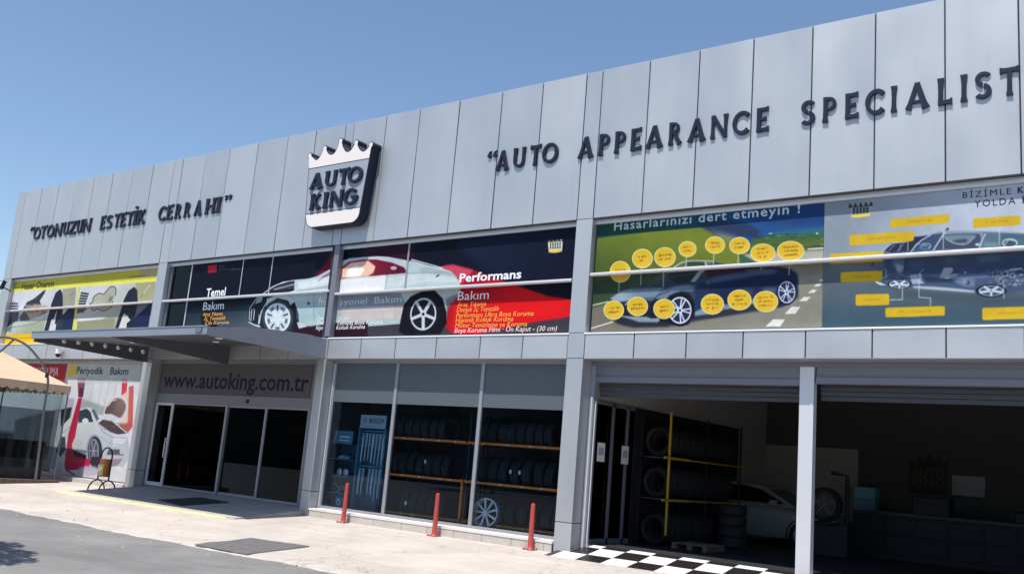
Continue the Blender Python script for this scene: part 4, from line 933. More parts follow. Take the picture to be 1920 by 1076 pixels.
P.poly([(640, 700), (700, 650), (860, 650), (900, 600), (1060, 545), (1160, 570), (1240, 680), (1240, 900), (1000, 1000), (700, 960), (620, 880)], (20, 26, 42), 2)
P.poly([(200, 700), (330, 690), (620, 680), (650, 720), (640, 880), (400, 890), (240, 870), (150, 780)], (26, 32, 40), 3); P.line([(300, 730), (350, 680), (400, 660)], 10, (214, 224, 230), 1); P.line([(570, 650), (670, 655)], 8, (140, 152, 164), 1)
P.poly([(250, 872), (400, 885), (600, 890), (640, 910), (760, 905), (765, 945), (730, 965), (480, 962), (400, 930), (260, 890)], (132, 146, 158), 1); P.poly([(150, 930), (260, 890), (400, 935), (480, 966), (860, 970), (900, 1020), (400, 1030), (220, 990)], (36, 40, 52), 4)
P.poly([(1240, 500), (1340, 420), (1420, 450), (1600, 440), (1850, 400), (1850, 700), (1640, 770), (1320, 850), (1240, 870)], (34, 48, 76), 3); P.poly([(1240, 820), (1330, 780), (1440, 850), (1235, 876)], (128, 144, 162), 2)
P.poly([(1180, 415), (1300, 260), (1380, 225), (1400, 235), (1240, 420)], (138, 154, 166), 1); P.line([(1300, 380), (1340, 300)], 16, (40, 54, 84), 3)
P.poly([(960, 225), (1080, 150), (1120, 135), (1250, 128), (1480, 140), (1480, 165), (1420, 200), (1300, 215)], (84, 100, 70), 1); P.poly([(1150, 160), (1370, 165), (1370, 195), (1120, 200)], (36, 60, 48), 2)
P.line([(960, 225), (1050, 165), (1130, 140), (1260, 132), (1480, 145)], 14, (180, 190, 184), 1); P.line([(1380, 160), (1400, 230)], 22, (170, 178, 182), 1)
P.poly([(1380, 250), (1700, 240), (1900, 260), (1900, 330), (1600, 380), (1400, 400)], (66, 44, 56), 4); P.ell(1500, 290, 80, 40, (84, 50, 60), 5, .9)
P.poly([(1390, 420), (1460, 380), (1620, 350), (1760, 330), (1780, 380), (1560, 440), (1420, 450)], (102, 122, 144), 4, .9)
P.T(7.173, 1330, 460)
P.poly([(0, 300), (200, 290), (500, 280), (700, 285), (950, 295), (1100, 320), (1180, 390), (1195, 520), (1180, 640), (1130, 740), (1060, 800), (930, 820), (700, 800), (200, 820), (0, 860)], (24, 34, 62), 2, 1, False, (30, 40, 70), ((100, 300), (900, 800)))
P.poly([(0, 430), (200, 390), (500, 360), (800, 330), (940, 345), (860, 390), (600, 410), (300, 470), (0, 520)], (66, 86, 116), 4, .9); P.poly([(480, 320), (800, 320), (950, 340), (700, 370), (500, 360)], (84, 92, 112), 5, .8)
P.poly([(0, 530), (300, 480), (600, 430), (900, 400), (1100, 420), (1000, 480), (700, 530), (640, 600), (300, 600), (0, 640)], (26, 38, 72), 5, .9)
P.poly([(0, 320), (340, 305), (350, 360), (180, 390), (0, 410)], (54, 36, 48), 3); P.ell(270, 330, 66, 40, (70, 34, 46), 3); P.ell(20, 350, 50, 38, (62, 32, 44), 3)
P.poly([(690, 590), (760, 570), (900, 580), (900, 640), (760, 620)], (84, 104, 128), 4, .8); P.poly([(420, 600), (540, 580), (600, 620), (560, 680), (480, 640)], (60, 78, 100), 6, .7)
P.poly([(180, 800), (300, 780), (560, 740), (640, 660), (700, 640), (640, 720), (580, 790), (200, 860)], (112, 130, 152), 2); P.line([(200, 850), (400, 815), (600, 770)], 10, (150, 166, 184), 2)
P.poly([(0, 880), (200, 870), (620, 800), (640, 850), (200, 940), (0, 980)], (46, 46, 56), 3)
P.line([(1100, 320), (1170, 360), (1195, 440), (1195, 520)], 12, (70, 88, 108), 2, .8)
P.T(3.844, 1080, 360)
P.wheel(748, 852, 84, 97, 5, (14, 16, 26), (206, 214, 232), (34, 40, 62), tk=1.2, sw=.2, twin=True, phase=75); P.wheel(1517, 722, 62, 80, 5, (16, 20, 38), (196, 206, 226), (40, 48, 76), tk=1.15, sw=.2, twin=True, phase=60)
cir = [(319, 575, 75, 78, 720), (478, 480, 75, 70, 670), (640, 470, 78, 72, 680), (803, 412, 65, 57, 560), (1001, 383, 72, 62, 525), (1178, 387, 75, 62, 520), (1345, 440, 90, 68, 560), (1545, 425, 98, 72, 600)]
for cx, cy, rx, ry, yb_ in cir:
    if yb_: P.line([(cx-8, cy+ry-8), (cx-12, yb_)], 5, (200, 205, 190))
for cx, cy, rx, ry, yb_ in cir + [(272, 851, 74, 69, 0), (443, 825, 76, 70, 0), (634, 842, 78, 73, 0), (982, 808, 84, 75, 0), (1177, 778, 87, 75, 0), (1366, 789, 90, 77, 0)]:
    P.ell(cx, cy, rx, ry, (226, 222, 160)); P.ell(cx, cy, rx-6, ry-6, (212, 176, 38), 0, 1, 0, (222, 182, 60), ((cx, cy-ry), (cx, cy+ry))); P.scribble(cx, cy, rx*1.15, 19, (112, 78, 20), 3 if rx > 80 else 2, -.06, .9)
bD = thing('banner', 'landscape banner of a dark open roadster with round yellow callouts, right of the middle pillar', 'banner', (-7.7, .15, BZ0))
P.sheet('print', P.finish('roadster_print', .95), bD)
textpx('Hasarlarınızı dert etmeyin !', (1151, 433), (1500, 398), .175, YT, PRINT['paleblue'], bD, bold=.015, spacing=1.15)

# ---- banner D2 : see-through car
P = Paint(-5.365, 1.12, BZ0, BZ1, YB, 120, (160, 172, 184))
P.T(3.586, 1500, 320)
P.poly([(100, 100), (3000, -200), (3000, 500), (100, 620)], (136, 147, 160), 0, col2=(182, 190, 204), g=((300, 400), (1200, 300)))
P.poly([(100, 600), (3000, 450), (3000, 1100), (100, 1100)], (98, 108, 116), 4, col2=(60, 84, 98), g=((700, 620), (700, 1000)))
P.poly([(100, 700), (3000, 560), (3000, 840), (100, 860)], (86, 98, 108), 16, .6)
P.poly([(500, 740), (600, 800), (1150, 840), (2000, 860), (2400, 780), (2300, 860), (1300, 900), (700, 850)], (66, 78, 90), 8, .8)
P.T(6.4, 1620, 420)
P.poly([(130, 690), (200, 660), (220, 560), (90, 540), (80, 470), (240, 330), (330, 230), (520, 215), (600, 160), (760, 140), (900, 100), (1020, 85), (1400, 90), (1900, 110), (2500, 140), (3300, 260), (3700, 400), (3740, 640), (3500, 760), (1920, 790), (1700, 850), (1340, 830), (1300, 815), (600, 760), (320, 740), (130, 700)], (104, 122, 146), 2, 1, False, (66, 84, 112), ((1000, 100), (1000, 760)))
P.poly([(235, 325), (330, 235), (440, 218), (540, 215), (600, 160), (740, 145), (800, 135), (620, 240), (560, 330), (330, 345)], (40, 46, 70), 1); P.line([(235, 325), (290, 270), (350, 232), (500, 218)], 9, (196, 206, 220), 1)
for q in (((440, 240), (430, 320)), ((480, 235), (400, 330)), ((370, 250), (300, 320))): P.line(q, 7, (150, 160, 184), 1)
P.poly([(565, 335), (640, 240), (740, 165), (820, 130), (900, 125), (950, 100), (830, 310)], (58, 76, 104), 1); P.line([(565, 335), (620, 260), (700, 190), (800, 135)], 14, (176, 192, 210), 1)
for k in range(26): P.line([(rng.uniform(640, 800), rng.uniform(235, 310)), (rng.uniform(640, 800), rng.uniform(235, 310))], 5, tuple(rng.choice([[150, 184, 206], [40, 60, 90], [96, 130, 160]])), 1, .8)
P.line([(700, 240), (780, 240), (800, 270), (770, 300)], 8, (170, 196, 214), 1, 1, True)
P.poly([(835, 310), (950, 125), (1380, 125), (1400, 180), (1370, 285)], (64, 72, 92), 1); P.line([(835, 312), (960, 120), (1010, 60)], 15, (180, 192, 206), 1); P.ell(1000, 68, 26, 12, (44, 54, 76), 0, 1, -40)
P.poly([(960, 140), (1330, 135), (1290, 200), (1180, 250), (1050, 225), (980, 180)], (112, 130, 142), 2, smooth=True); P.line([(975, 175), (1060, 225), (1180, 250), (1270, 220), (1310, 150)], 7, (176, 190, 200), 1, 1, True); P.poly([(1060, 200), (1240, 180), (1230, 225), (1100, 230)], (60, 72, 92), 2)
P.line([(940, 130), (1100, 105), (1380, 105), (1410, 150)], 12, (146, 164, 178), 1, 1, True); P.poly([(1340, 235), (1385, 235), (1380, 262), (1335, 260)], (196, 206, 210), 1)
P.poly([(1380, 290), (1440, 150), (1480, 115), (1600, 110), (1620, 280)], (84, 110, 122), 2); P.line([(1385, 290), (1420, 190), (1455, 125)], 14, (190, 202, 214), 1); P.poly([(1440, 220), (1610, 220), (1610, 280), (1430, 285)], (110, 134, 140), 3)
P.poly([(1640, 120), (1880, 130), (2300, 170), (2340, 250), (1640, 270)], (72, 100, 116), 2); P.ell(1750, 230, 95, 55, (170, 184, 194), 1); P.ell(1750, 235, 75, 40, (60, 78, 96), 1); P.line([(1680, 260), (1740, 190), (1830, 210)], 10, (190, 202, 210), 1)
P.line([(900, 105), (1100, 88), (1400, 90), (1900, 112), (2500, 145), (3300, 262)], 9, (150, 172, 182), 1)
# interior, seats, sill (below the ledge)
P.poly([(220, 400), (1000, 350), (2600, 300), (3000, 460), (2700, 600), (1500, 600), (700, 620), (260, 600)], (52, 66, 96), 8, .8)
P.poly([(330, 420), (500, 400), (480, 560), (430, 600), (340, 500)], (86, 104, 128), 3); P.poly([(380, 470), (480, 510), (440, 590), (390, 560)], (130, 146, 164), 2); P.line([(500, 420), (490, 560)], 10, (30, 40, 62), 2)
P.poly([(560, 420), (720, 400), (720, 500), (600, 560), (540, 500)], (66, 82, 106), 4); P.poly([(960, 380), (1160, 370), (1120, 480), (1000, 500)], (66, 84, 110), 4); P.poly([(1340, 380), (1620, 360), (1640, 440), (1400, 470)], (72, 98, 120), 5)
P.line([(115, 460), (90, 520)], 12, (40, 46, 62), 1); P.poly([(225, 545), (270, 545), (275, 660), (215, 660)], (120, 134, 150), 2); P.line([(240, 560), (238, 630)], 14, (24, 30, 44), 1)
P.poly([(545, 612), (640, 605), (650, 640), (690, 680), (730, 715), (580, 720), (560, 660)], (152, 168, 188), 1); P.poly([(650, 600), (690, 600), (692, 670), (660, 650)], (180, 192, 204), 1); P.line([(640, 610), (720, 540)], 10, (130, 146, 160), 1)
P.poly([(690, 620), (1500, 600), (1500, 640), (900, 650), (700, 650)], (100, 120, 150), 3); P.poly([(720, 640), (1120, 660), (1100, 700), (730, 700)], (36, 48, 74), 3)
P.poly([(905, 640), (960, 525), (1060, 525), (1070, 560), (1050, 600), (1130, 600), (1120, 620), (1000, 655)], (148, 160, 174), 1); P.line([(1060, 570), (1045, 610)], 8, (40, 52, 80), 1); P.ell(1215, 583, 9, 9, (226, 232, 240), 0)
P.poly([(1060, 680), (1200, 650), (1330, 650), (1330, 760), (1200, 750)], (104, 122, 150), 3); P.ell(1225, 695, 42, 36, (140, 156, 180), 2); P.ell(1235, 700, 34, 30, (40, 52, 84), 1); P.ell(1215, 695, 30, 26, (124, 142, 168), 2)
P.poly([(580, 745), (800, 752), (1000, 765), (1330, 800), (1330, 825), (1000, 800), (600, 770)], (178, 192, 208), 2); P.poly([(130, 685), (200, 705), (265, 735), (200, 735), (150, 710)], (206, 214, 224), 1)
for _ in range(150):
    x, y = rng.normal(1720, 130), rng.uniform(540, 740); c = tuple(rng.choice([[196, 206, 216], [30, 42, 68], [120, 140, 160], [70, 90, 116], [160, 176, 188]])); a_ = rng.uniform(0, 3.14); L_ = rng.uniform(14, 60)
    P.line([(x, y), (x+L_*math.cos(a_), y+L_*.6*math.sin(a_))], rng.uniform(4, 11), c, 0, .8)
for x, y, r_ in ((1620, 590, 30), (1690, 600, 40), (1780, 620, 34), (1640, 690, 36), (1560, 640, 26)): P.ell(x, y, r_, r_*.8, (150, 166, 180), 1, .8); P.ell(x, y, r_*.6, r_*.5, (36, 48, 70), 1, .9)
for _ in range(70):
    x, y = rng.uniform(260, 560), rng.uniform(600, 700); c = tuple(rng.choice([[170, 184, 198], [40, 52, 76], [110, 128, 150]])); P.line([(x, y), (x+rng.uniform(-40, 40), y+rng.uniform(-20, 20))], 6, c, 1, .6)
for _ in range(60):
    x, y = rng.uniform(2000, 3400), rng.uniform(300, 700); c = tuple(rng.choice([[150, 166, 180], [40, 54, 80], [90, 110, 134]])); P.line([(x, y), (x+rng.uniform(-90, 90), y+rng.uniform(-40, 40))], 9, c, 2, .6)
P.poly([(1750, 560), (1900, 545), (1895, 530), (1760, 540)], (180, 198, 206), 1)
P.T(3.586, 1500, 320)
P.wheel(668, 764, 68, 27, 5, (26, 34, 50), (206, 214, 226), (60, 74, 96), tk=1.18, sw=.2); P.wheel(1285, 808, 84, 35, 5, (24, 32, 50), (190, 202, 218), (56, 70, 92), tk=1.25, sw=.2); P.wheel(2150, 790, 82, 36, 5, (24, 32, 48), (190, 202, 218), (56, 70, 92), tk=1.25, sw=.2)
for q in ([(963, 530), (963, 400)], [(1340, 500), (1340, 395)], [(725, 540), (725, 480)], [(688, 760), (688, 868), (600, 868)], [(800, 730), (800, 852), (877, 856), (877, 905)], [(1370, 760), (1370, 860)]): P.line(q, 4.5, (214, 218, 204))
def yb2(x0, y0, x1, y1, sl):
    r = 12; pts = []
    for (cx, cy, a0) in ((x0+r, y0+r, 180), (x1-r, y0+r, 270), (x1-r, y1-r, 0), (x0+r, y1-r, 90)):
        for k in range(5): a = R(a0+22.5*k); px_ = cx+r*math.cos(a); pts.append((px_, cy+r*math.sin(a)+sl*(px_-x0)))
    P.poly(pts, (206, 170, 38)); P.scribble((x0+x1)/2, (y0+y1)/2+sl*(x1-x0)/2, (x1-x0)*.6, 17, (160, 124, 34), 1, sl, .7)
yb2(608, 330, 1003, 388, -.09); yb2(1163, 325, 1482, 390, -.07); yb2(332, 437, 765, 505, -.07); yb2(200, 560, 562, 628, -.045); yb2(273, 684, 553, 752, -.04); yb2(374, 832, 600, 908, -.02); yb2(574, 922, 974, 986, -.03); yb2(1225, 922, 1640, 1004, -.03); yb2(1650, 310, 2000, 370, -.07); yb2(1900, 920, 2300, 990, -.03)
P.crown(338, 232, 478, 322, (46, 46, 30), (150, 160, 176), (232, 214, 70), -.08)
bE = thing('banner', 'pale grey banner of a see-through car with yellow rectangular callouts, upper right corner', 'banner', (-3, .15, BZ0))
P.sheet('print', P.finish('see_through_car_print', .95), bE)
textpx('BİZİMLE', (1805, 372), (1896, 364), .10, YT, PRINT['navy'], bE, bold=.0, spacing=1.25)
textpx('K', (1908, 362.5), (1920, 361.5), .10, YT, PRINT['navy'], bE, bold=.03)
textpx('YOLDA', (1827, 389), (1904, 382), .11, YT, PRINT['navy'], bE, bold=.0, spacing=1.25)
textpx('K', (1917, 380.8), (1929, 380), .11, YT, PRINT['navy'], bE, bold=.03)
# ---- ground floor left banners
YL = .29
P = Paint(-30.29, -25.62, .17, 3.68, YL, 110, (200, 203, 206))
P.T(4.306, 100, 670)
P.poly([(100, 40), (760, 40), (740, 1060), (60, 1060)], (214, 214, 218), 0)
for x in (325, 395, 450, 510): P.line([(x+5, 200), (x-60, 480)], 5, (176, 180, 186), 1)
P.poly([(240, 200), (330, 200), (300, 400), (220, 400)], (196, 200, 204), 4, .5); P.poly([(200, 320), (420, 400), (420, 470), (200, 430)], (160, 168, 172), 4)
P.poly([(110, 330), (170, 330), (140, 520), (100, 600)], (176, 176, 190), 2); P.poly([(60, 420), (150, 400), (110, 600), (60, 640)], (30, 34, 48), 3)
P.poly([(555, 170), (600, 170), (590, 290), (548, 305)], (206, 60, 84), 1); P.poly([(608, 235), (648, 225), (640, 560), (598, 610), (590, 420)], (196, 96, 90), 3); P.poly([(560, 300), (610, 260), (600, 520), (550, 520)], (222, 196, 184), 6)
P.poly([(404, 446), (444, 354), (500, 315), (566, 322), (604, 390), (578, 478), (520, 508), (436, 480)], (214, 208, 206), 2, smooth=True); P.poly([(414, 442), (452, 364), (504, 330), (556, 338), (586, 392), (562, 464), (518, 492), (444, 468)], (92, 76, 72), 3, smooth=True, col2=(140, 118, 108), g=((440, 460), (580, 350))); P.line([(440, 460), (500, 340)], 4, (70, 58, 58), 2, .7); P.line([(480, 480), (540, 350)], 4, (150, 130, 120), 2, .7); P.line([(520, 490), (575, 380)], 4, (74, 60, 58), 2, .7); P.line([(440, 390), (470, 350), (505, 342)], 8, (226, 222, 220), 1)
P.poly([(550, 530), (630, 530), (600, 605), (500, 570)], (170, 92, 80), 6)
P.line([(270, 402), (310, 412), (362, 508)], 7, (232, 236, 240), 1); P.line([(200, 530), (330, 545)], 5, (150, 158, 168), 1); P.line([(60, 700), (150, 660), (160, 640)], 4, (150, 156, 166), 1); P.line([(160, 540), (150, 740)], 4, (160, 166, 176), 1)
P.poly([(60, 740), (150, 700), (150, 760), (100, 790)], (150, 156, 166), 5, .7); P.poly([(480, 700), (600, 680), (600, 780), (540, 740)], (182, 188, 198), 3); P.line([(470, 715), (590, 690)], 5, (120, 126, 140), 1)
P.poly([(195, 165), (262, 165), (240, 320), (200, 320)], (120, 78, 88), 1); P.poly([(210, 240), (248, 250), (236, 318), (205, 318)], (92, 32, 66), 1)
P.poly([(20, 700), (60, 560), (200, 420), (270, 402), (310, 410), (360, 500), (380, 530), (460, 600), (600, 640), (620, 800), (560, 890), (480, 860), (380, 800), (260, 770), (150, 740), (60, 780)], (206, 212, 216), 0, 1, False, (180, 186, 192), ((300, 500), (300, 800)))
P.poly([(205, 430), (270, 412), (300, 440), (322, 520), (200, 524)], (48, 62, 76), 1); P.poly([(305, 418), (330, 420), (370, 490), (350, 515)], (88, 100, 116), 1); P.ell(258, 511, 26, 22, (222, 226, 230))
P.poly([(355, 520), (400, 455), (470, 455), (540, 490), (500, 540)], (206, 208, 214), 2); P.poly([(362, 530), (400, 500), (480, 515), (600, 610), (520, 620), (460, 600)], (78, 64, 68), 2)
for _ in range(28): P.line([(rng.uniform(390, 540), rng.uniform(520, 590)), (rng.uniform(390, 560), rng.uniform(520, 590))], 4, tuple(rng.choice([[150, 140, 140], [50, 44, 50], [120, 84, 78]])), 1, .5)
P.line([(480, 515), (600, 615)], 9, (196, 200, 208), 1)
P.poly([(480, 620), (610, 640), (560, 700), (480, 720)], (208, 212, 220), 2); P.line([(362, 535), (400, 600), (470, 640), (600, 650)], 4, (120, 126, 138), 1); P.line([(200, 526), (150, 545), (60, 620)], 4, (130, 138, 148), 1); P.line([(380, 640), (470, 700), (560, 700)], 4, (150, 156, 168), 1)
P.poly([(20, 760), (60, 640), (95, 640), (100, 740), (60, 800)], (60, 62, 74), 2)
P.ell(332, 752, 66, 132, (150, 156, 166), 2); P.ell(335, 760, 58, 124, (48, 48, 60)); P.ell(326, 752, 42, 100, (138, 140, 156), 1); P.ell(324, 752, 34, 84, (84, 86, 100), 1)
for k in range(6): P.line([(324, 752), (324+34*math.cos(k*1.047), 752+84*math.sin(k*1.047))], 6, (160, 162, 176), 1)
P.ell(324, 752, 9, 18, (150, 152, 164), 1); P.poly([(300, 800), (365, 800), (360, 930), (310, 930)], (52, 44, 60), 3)
P.poly([(445, 740), (535, 740), (535, 785), (430, 785)], (92, 90, 96)); P.line([(530, 786), (565, 783)], 6, (60, 60, 66)); P.poly([(470, 820), (560, 815), (520, 870), (470, 880)], (150, 132, 140), 3)
P.poly([(200, 330), (232, 320), (175, 640), (150, 700), (155, 770), (250, 800), (300, 830), (290, 900), (100, 910), (88, 870), (120, 620)], (176, 24, 60), 1, col2=(196, 30, 74), g=((200, 400), (120, 880))); P.poly([(150, 740), (270, 790), (262, 820), (165, 790)], (60, 30, 44), 2)
P.ell(285, 915, 90, 42, (176, 168, 188), 6); P.poly([(90, 915), (700, 900), (700, 1060), (90, 1060)], (206, 206, 208), 6, .9); P.ell(285, 925, 84, 32, (180, 172, 190), 6, .8); P.line([(110, 910), (170, 945)], 8, (40, 30, 40), 1)
P.poly([(130, 60), (200, 60), (180, 150), (110, 160)], (226, 196, 84), 5); P.poly([(195, 60), (720, 50), (712, 205), (190, 205)], (186, 194, 188), 2, .8)
bF = thing('banner', 'white maintenance banner with a white car on a red lift, beside the entrance', 'banner', (-28, .29, .2))
P.sheet('print', P.finish('maintenance_print', .93), bF)
textpx('Periyodik', (143, 700), (193, 701.5), .22, YL-.003, PRINT['black'], bF, bold=.012); textpx('Bakım', (206, 701.5), (240, 702.5), .22, YL-.003, PRINT['black'], bF, bold=.012)
P = Paint(-34.6, -30.31, .17, 3.68, YL, 60, (176, 182, 186)); P.box(-34.6, 2.75, -30.31, 3.68, (178, 34, 48)); P.box(-34.6, .17, -30.31, 1.3, (70, 72, 80), 10)
P.T(3.586, 0, 620); P.poly([(100, 600), (480, 500), (480, 1100), (60, 1100)], (120, 120, 126), 4); P.line([(205, 215), (200, 300)], 4, (150, 60, 66))
bG = thing('banner', 'red banner with the pale word KORUMA, half hidden by the tan tent roof', 'banner', (-32, .29, .2))
P.sheet('print', P.finish('red_protection_print', .93), bG)
textpx('KORUMA', (66, 705.5), (108.5, 704.5), .30, YL-.003, PRINT['pink'], bG)
m_ = MB(); m_.box(-34.6, -25.52, .28, .38, 3.69, ZB-.012); m_.box(-25.61, -25.52, .27, .38, .15, 3.69); m_.box(-30.305, -30.295, .28, .3, .17, 3.69); m_.box(-34.6, -25.6, .304, .4, -.1, 3.69); part('banner_backing_wall', m_, M['frame'], bld)

# ---- web address panel over the doors
sgn = thing('signboard', 'grey panel over the entrance doors lettered www.autoking.com.tr', 'signboard', (-21.6, .3, 2.85))
part('panel', MB().box(-24.93, -18.36, .285, .315, 2.85, 3.695), mat('address_panel', (.115, .108, .122), .65, spec=.2), sgn)
a_ = onY(305, 727, .283); b_ = onY(583, 736, .283)
text('www.autoking.com.tr', -24.76, 2.985+.03, -18.46, 2.985+.03, .44, .282, PRINT['purple'], sgn, bold=.018)

# ------------------------------------------------------------------ entrance canopy
can = thing('entrance_canopy', 'grey steel canopy on tapered brackets over the glass entrance', 'canopy', (-21.4, 0, 3.9))
CX0, CX1, CY = -25.33, -17.66, -3.47
part('front_fascia', MB().box(CX0, CX1, CY-.03, CY+.05, 3.86, 4.03).box(CX0-.002, CX1+.002, CY-.045, CY+.03, 4.0305, 4.055), M['canopy'], can)
lb = MB().prism([(CY+.052, 3.79), (CY+.052, 4.0), (0-.003, 4.26), (0-.003, 3.70), (-.35, 3.70)], 'X', -25.33, -25.28)
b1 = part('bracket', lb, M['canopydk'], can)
for k, (x, y) in enumerate(((720, 238), (880, 252), (1032, 270), (1182, 292), (1327, 312), (1467, 335), (1603, 357))):
    p = onX(x/5.978, 600+y/5.978, -25.28)
    part('bolt_cap', MB().lathe([(0, .035), (.035, .032), (.055, .015), (.06, 0)], 'X', 14, (-25.28, p[1], p[2])), M['cap'], b1, True)
part('bracket', MB().prism([(CY+.052, 3.84), (CY+.052, 3.95), (-.003, 4.22), (-.003, 3.66), (-.2, 3.66)], 'X', -21.52, -21.46), M['canopydk'], can)
rb = [(CY+.052, 3.84), (CY+.052, 4.03), (-2.76, 4.14), (-1.87, 4.25), (-.64, 4.32), (-.003, 4.30), (-.003, 3.80), (-.5, 3.80), (-2.1, 3.84)]
part('bracket', MB().prism(rb, 'X', -17.72, -17.67), M['canopy'], can)
part('roof_sheet', MB().prism([(CY+.052, 4.005), (CY+.052, 4.02), (-.003, 4.27), (-.003, 4.255)], 'X', -25.27, -17.73), M['canopy'], can)
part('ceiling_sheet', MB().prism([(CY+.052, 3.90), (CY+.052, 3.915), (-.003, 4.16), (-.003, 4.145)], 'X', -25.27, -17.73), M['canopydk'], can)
for x, y in ((-23.6, -1.6), (-22.2, -2.3), (-20.2, -1.4), (-19.0, -2.2)):
    zc = 3.90 + (y-CY)*(.245/3.42)
    part('downlight', MB().lathe([(0, zc-.022), (.07, zc-.02), (.09, zc-.01), (.095, zc+.004)], 'Z', 14, (x, y, 0)), M['cap'], can, True)
part('gutter_notch', MB().box(-18.06, -17.84, CY-.06, CY-.031, 3.90, 4.0), M['framedk'], can)

# ------------------------------------------------------------------ bollards
def bollard(loc, label, lean):
    t = thing('bollard', label, 'bollard', loc, 'red bollards in front of the shop windows')
    m_ = MB().lathe([(0, 0), (.085, 0), (.085, .012), (.075, .02), (.058, .05), (.052, .3), (.047, .6), (.044, .84), (.045, .86), (.040, .885), (.02, .895), (0, .896)], 'Z', 20)
    part('post', m_, M['boll'], t, True, (0, 0, 0))
    m_ = MB().box(-.13, .13, -.10, .10, 0, .014)
    part('base_plate', m_, M['boll'], t, False, (0, 0, 0.001))
    m_ = MB()
    for sx in (-1, 1):
        m_.lathe([(0, .028), (.012, .028), (.014, .0)], 'Z', 6, (sx*.105, -.07, .012)); m_.lathe([(0, .028), (.012, .028), (.014, .0)], 'Z', 6, (sx*.105, .07, .012))
    part('bolt', m_, M['tentpole'], t, False, (0, 0, 0))
    t.rotation_euler = (R(lean[0]), R(lean[1]), 0)
bollard((-16.17, -.20, gz(-.2)), 'red bollard in front of the blue display stand window, leftmost of the three', (1, 1.5))
bollard((-13.40, -.20, gz(-.2)), 'red bollard standing before the left tyre rack window, between the two others', (.5, .5))
bollard((-10.95, -.13, gz(-.13)), 'red bollard beside the checkered ramp, nearest the grey pillar', (0, -.3))

# ------------------------------------------------------------------ floor mats
def flat_mat(name, pts, m, label, th=.012, thick_edge=0):
    n = len(pts); mb = MB(); c = (sum(p[0] for p in pts)/n, sum(p[1] for p in pts)/n)
    dense = []
    for i in range(n):
        a, b = pts[i], pts[(i+1) % n]
        for k in range(8): t = k/8; dense.append((a[0]+(b[0]-a[0])*t+rng.normal(0, .008), a[1]+(b[1]-a[1])*t+rng.normal(0, .008)))
    v = []; f = []; N = len(dense); rings_ = (1.0, .985, .66, .33)
    for r_ in rings_:
        for x, y in dense:
            X_, Y_ = c[0]+(x-c[0])*r_, c[1]+(y-c[1])*r_
            base = gz(Y_) if thick_edge == 0 else pt[0][1] + (Y_-pt[0][0])*(pt[1][1]-pt[0][1])/(pt[1][0]-pt[0][0])
            v.append((X_, Y_, base + (.001 if r_ == 1.0 else th + .004*math.sin(X_*5)*math.sin(Y_*6))))
    for j in range(3):
        for i in range(N): f.append((j*N+i, j*N+(i+1) % N, (j+1)*N+(i+1) % N, (j+1)*N+i))
    f.append(tuple(3*N+i for i in range(N)))
    mb.add(v, f); return solo(name, mb, m, label, 'mat')
flat_mat('rubber_mat', [(-14.62, -5.26), (-13.22, -5.22), (-13.42, -3.62), (-14.86, -3.84)], M['matgrey'], 'dusty grey rubber mat lying across the pavement edge in the foreground', .02)
flat_mat('doormat', [(-21.75, -1.35), (-20.35, -1.6), (-20.1, -.35), (-21.5, -.2)], M['matdark'], 'black doormat lying in the shade before the sliding entrance door', .012, 1)

# ------------------------------------------------------------------ litter bin
bn = thing('litter_bin', 'orange litter bin hanging in a black hooped metal stand beside the entrance', 'litter bin', (-25.05, -.95, gz(-.95)), rz=R(14))
hoop = [(-.20, 0, .28)] + [(-.20*math.cos(R(a)), 0, .98+.22*math.sin(R(a))) for a in range(0, 181, 15)] + [(.20, 0, .28)]
part('stand', MB().tube(hoop, .022, 8), M['black'], bn, True, (0, 0, 0))
m_ = MB()
for sx in (-1, 1): m_.tube([(sx*.20, -.30*math.cos(R(a)), .30*math.sin(R(a))) for a in range(0, 181, 15)], .020, 8)
part('foot_hoop', m_, M['black'], bn, True, (0, 0, 0))
part('bucket', MB().lathe([(0, .40), (.135, .40), (.145, .42), (.158, .86), (.165, .88), (.15, .885), (.145, .86), (.13, .45), (0, .44)], 'Z', 24), M['orange'], bn, True, (0, 0, 0))
m_ = MB(); v = []; f = []
for k in range(9):
    a = R(-140+10*k); v += [(.151*math.cos(a), .151*math.sin(a), .44), (.163*math.cos(a), .163*math.sin(a), .74)]
for k in range(8): f.append((2*k, 2*k+2, 2*k+3, 2*k+1))
part('sticker', m_.add(v, f), mat('yellow_sticker', (.72, .62, .16), .5), bn, False, (0, 0, 0))
m_ = MB(); v = []; f = []
for k in range(7):
    a = R(-130+10*k); v += [(.155*math.cos(a), .155*math.sin(a), .52+.012*k), (.1645*math.cos(a), .1645*math.sin(a), .63+.008*k)]
for k in range(6): f.append((2*k, 2*k+2, 2*k+3, 2*k+1))
part('sticker_print', m_.add(v, f), M['cap'], bn, False, (0, 0, 0))

# ------------------------------------------------------------------ security camera and floodlight on the facade
p = onY(110, 662, -.12)
sc = thing('security_camera', 'small white dome security camera hanging on the grey band above the banners', 'camera', tuple(p))
part('bracket', MB().box(p[0]-.07, p[0]+.07, -.2, -.001, p[2]+.05, p[2]+.13), M['cap'], sc)
part('dome', MB().lathe([(0, p[2]-.14), (.05, p[2]-.125), (.08, p[2]-.08), (.09, p[2]-.02)], 'Z', 16, (p[0], -.13, 0)), M['black'], sc, True)
part('housing', MB().lathe([(.092, p[2]-.02), (.095, p[2]+.049), (0, p[2]+.049)], 'Z', 16, (p[0], -.13, 0)), M['cap'], sc, True)
p = onY(4, 540, -.35)
fl = thing('floodlight', 'black framed floodlight fixed to the left end pillar', 'floodlight', tuple(p))
m_ = MB().prism([(-.5, p[2]-.02), (-.42, p[2]+.26), (-.30, p[2]+.24), (-.38, p[2]-.06)], 'X', p[0]-.25, p[0]+.17)
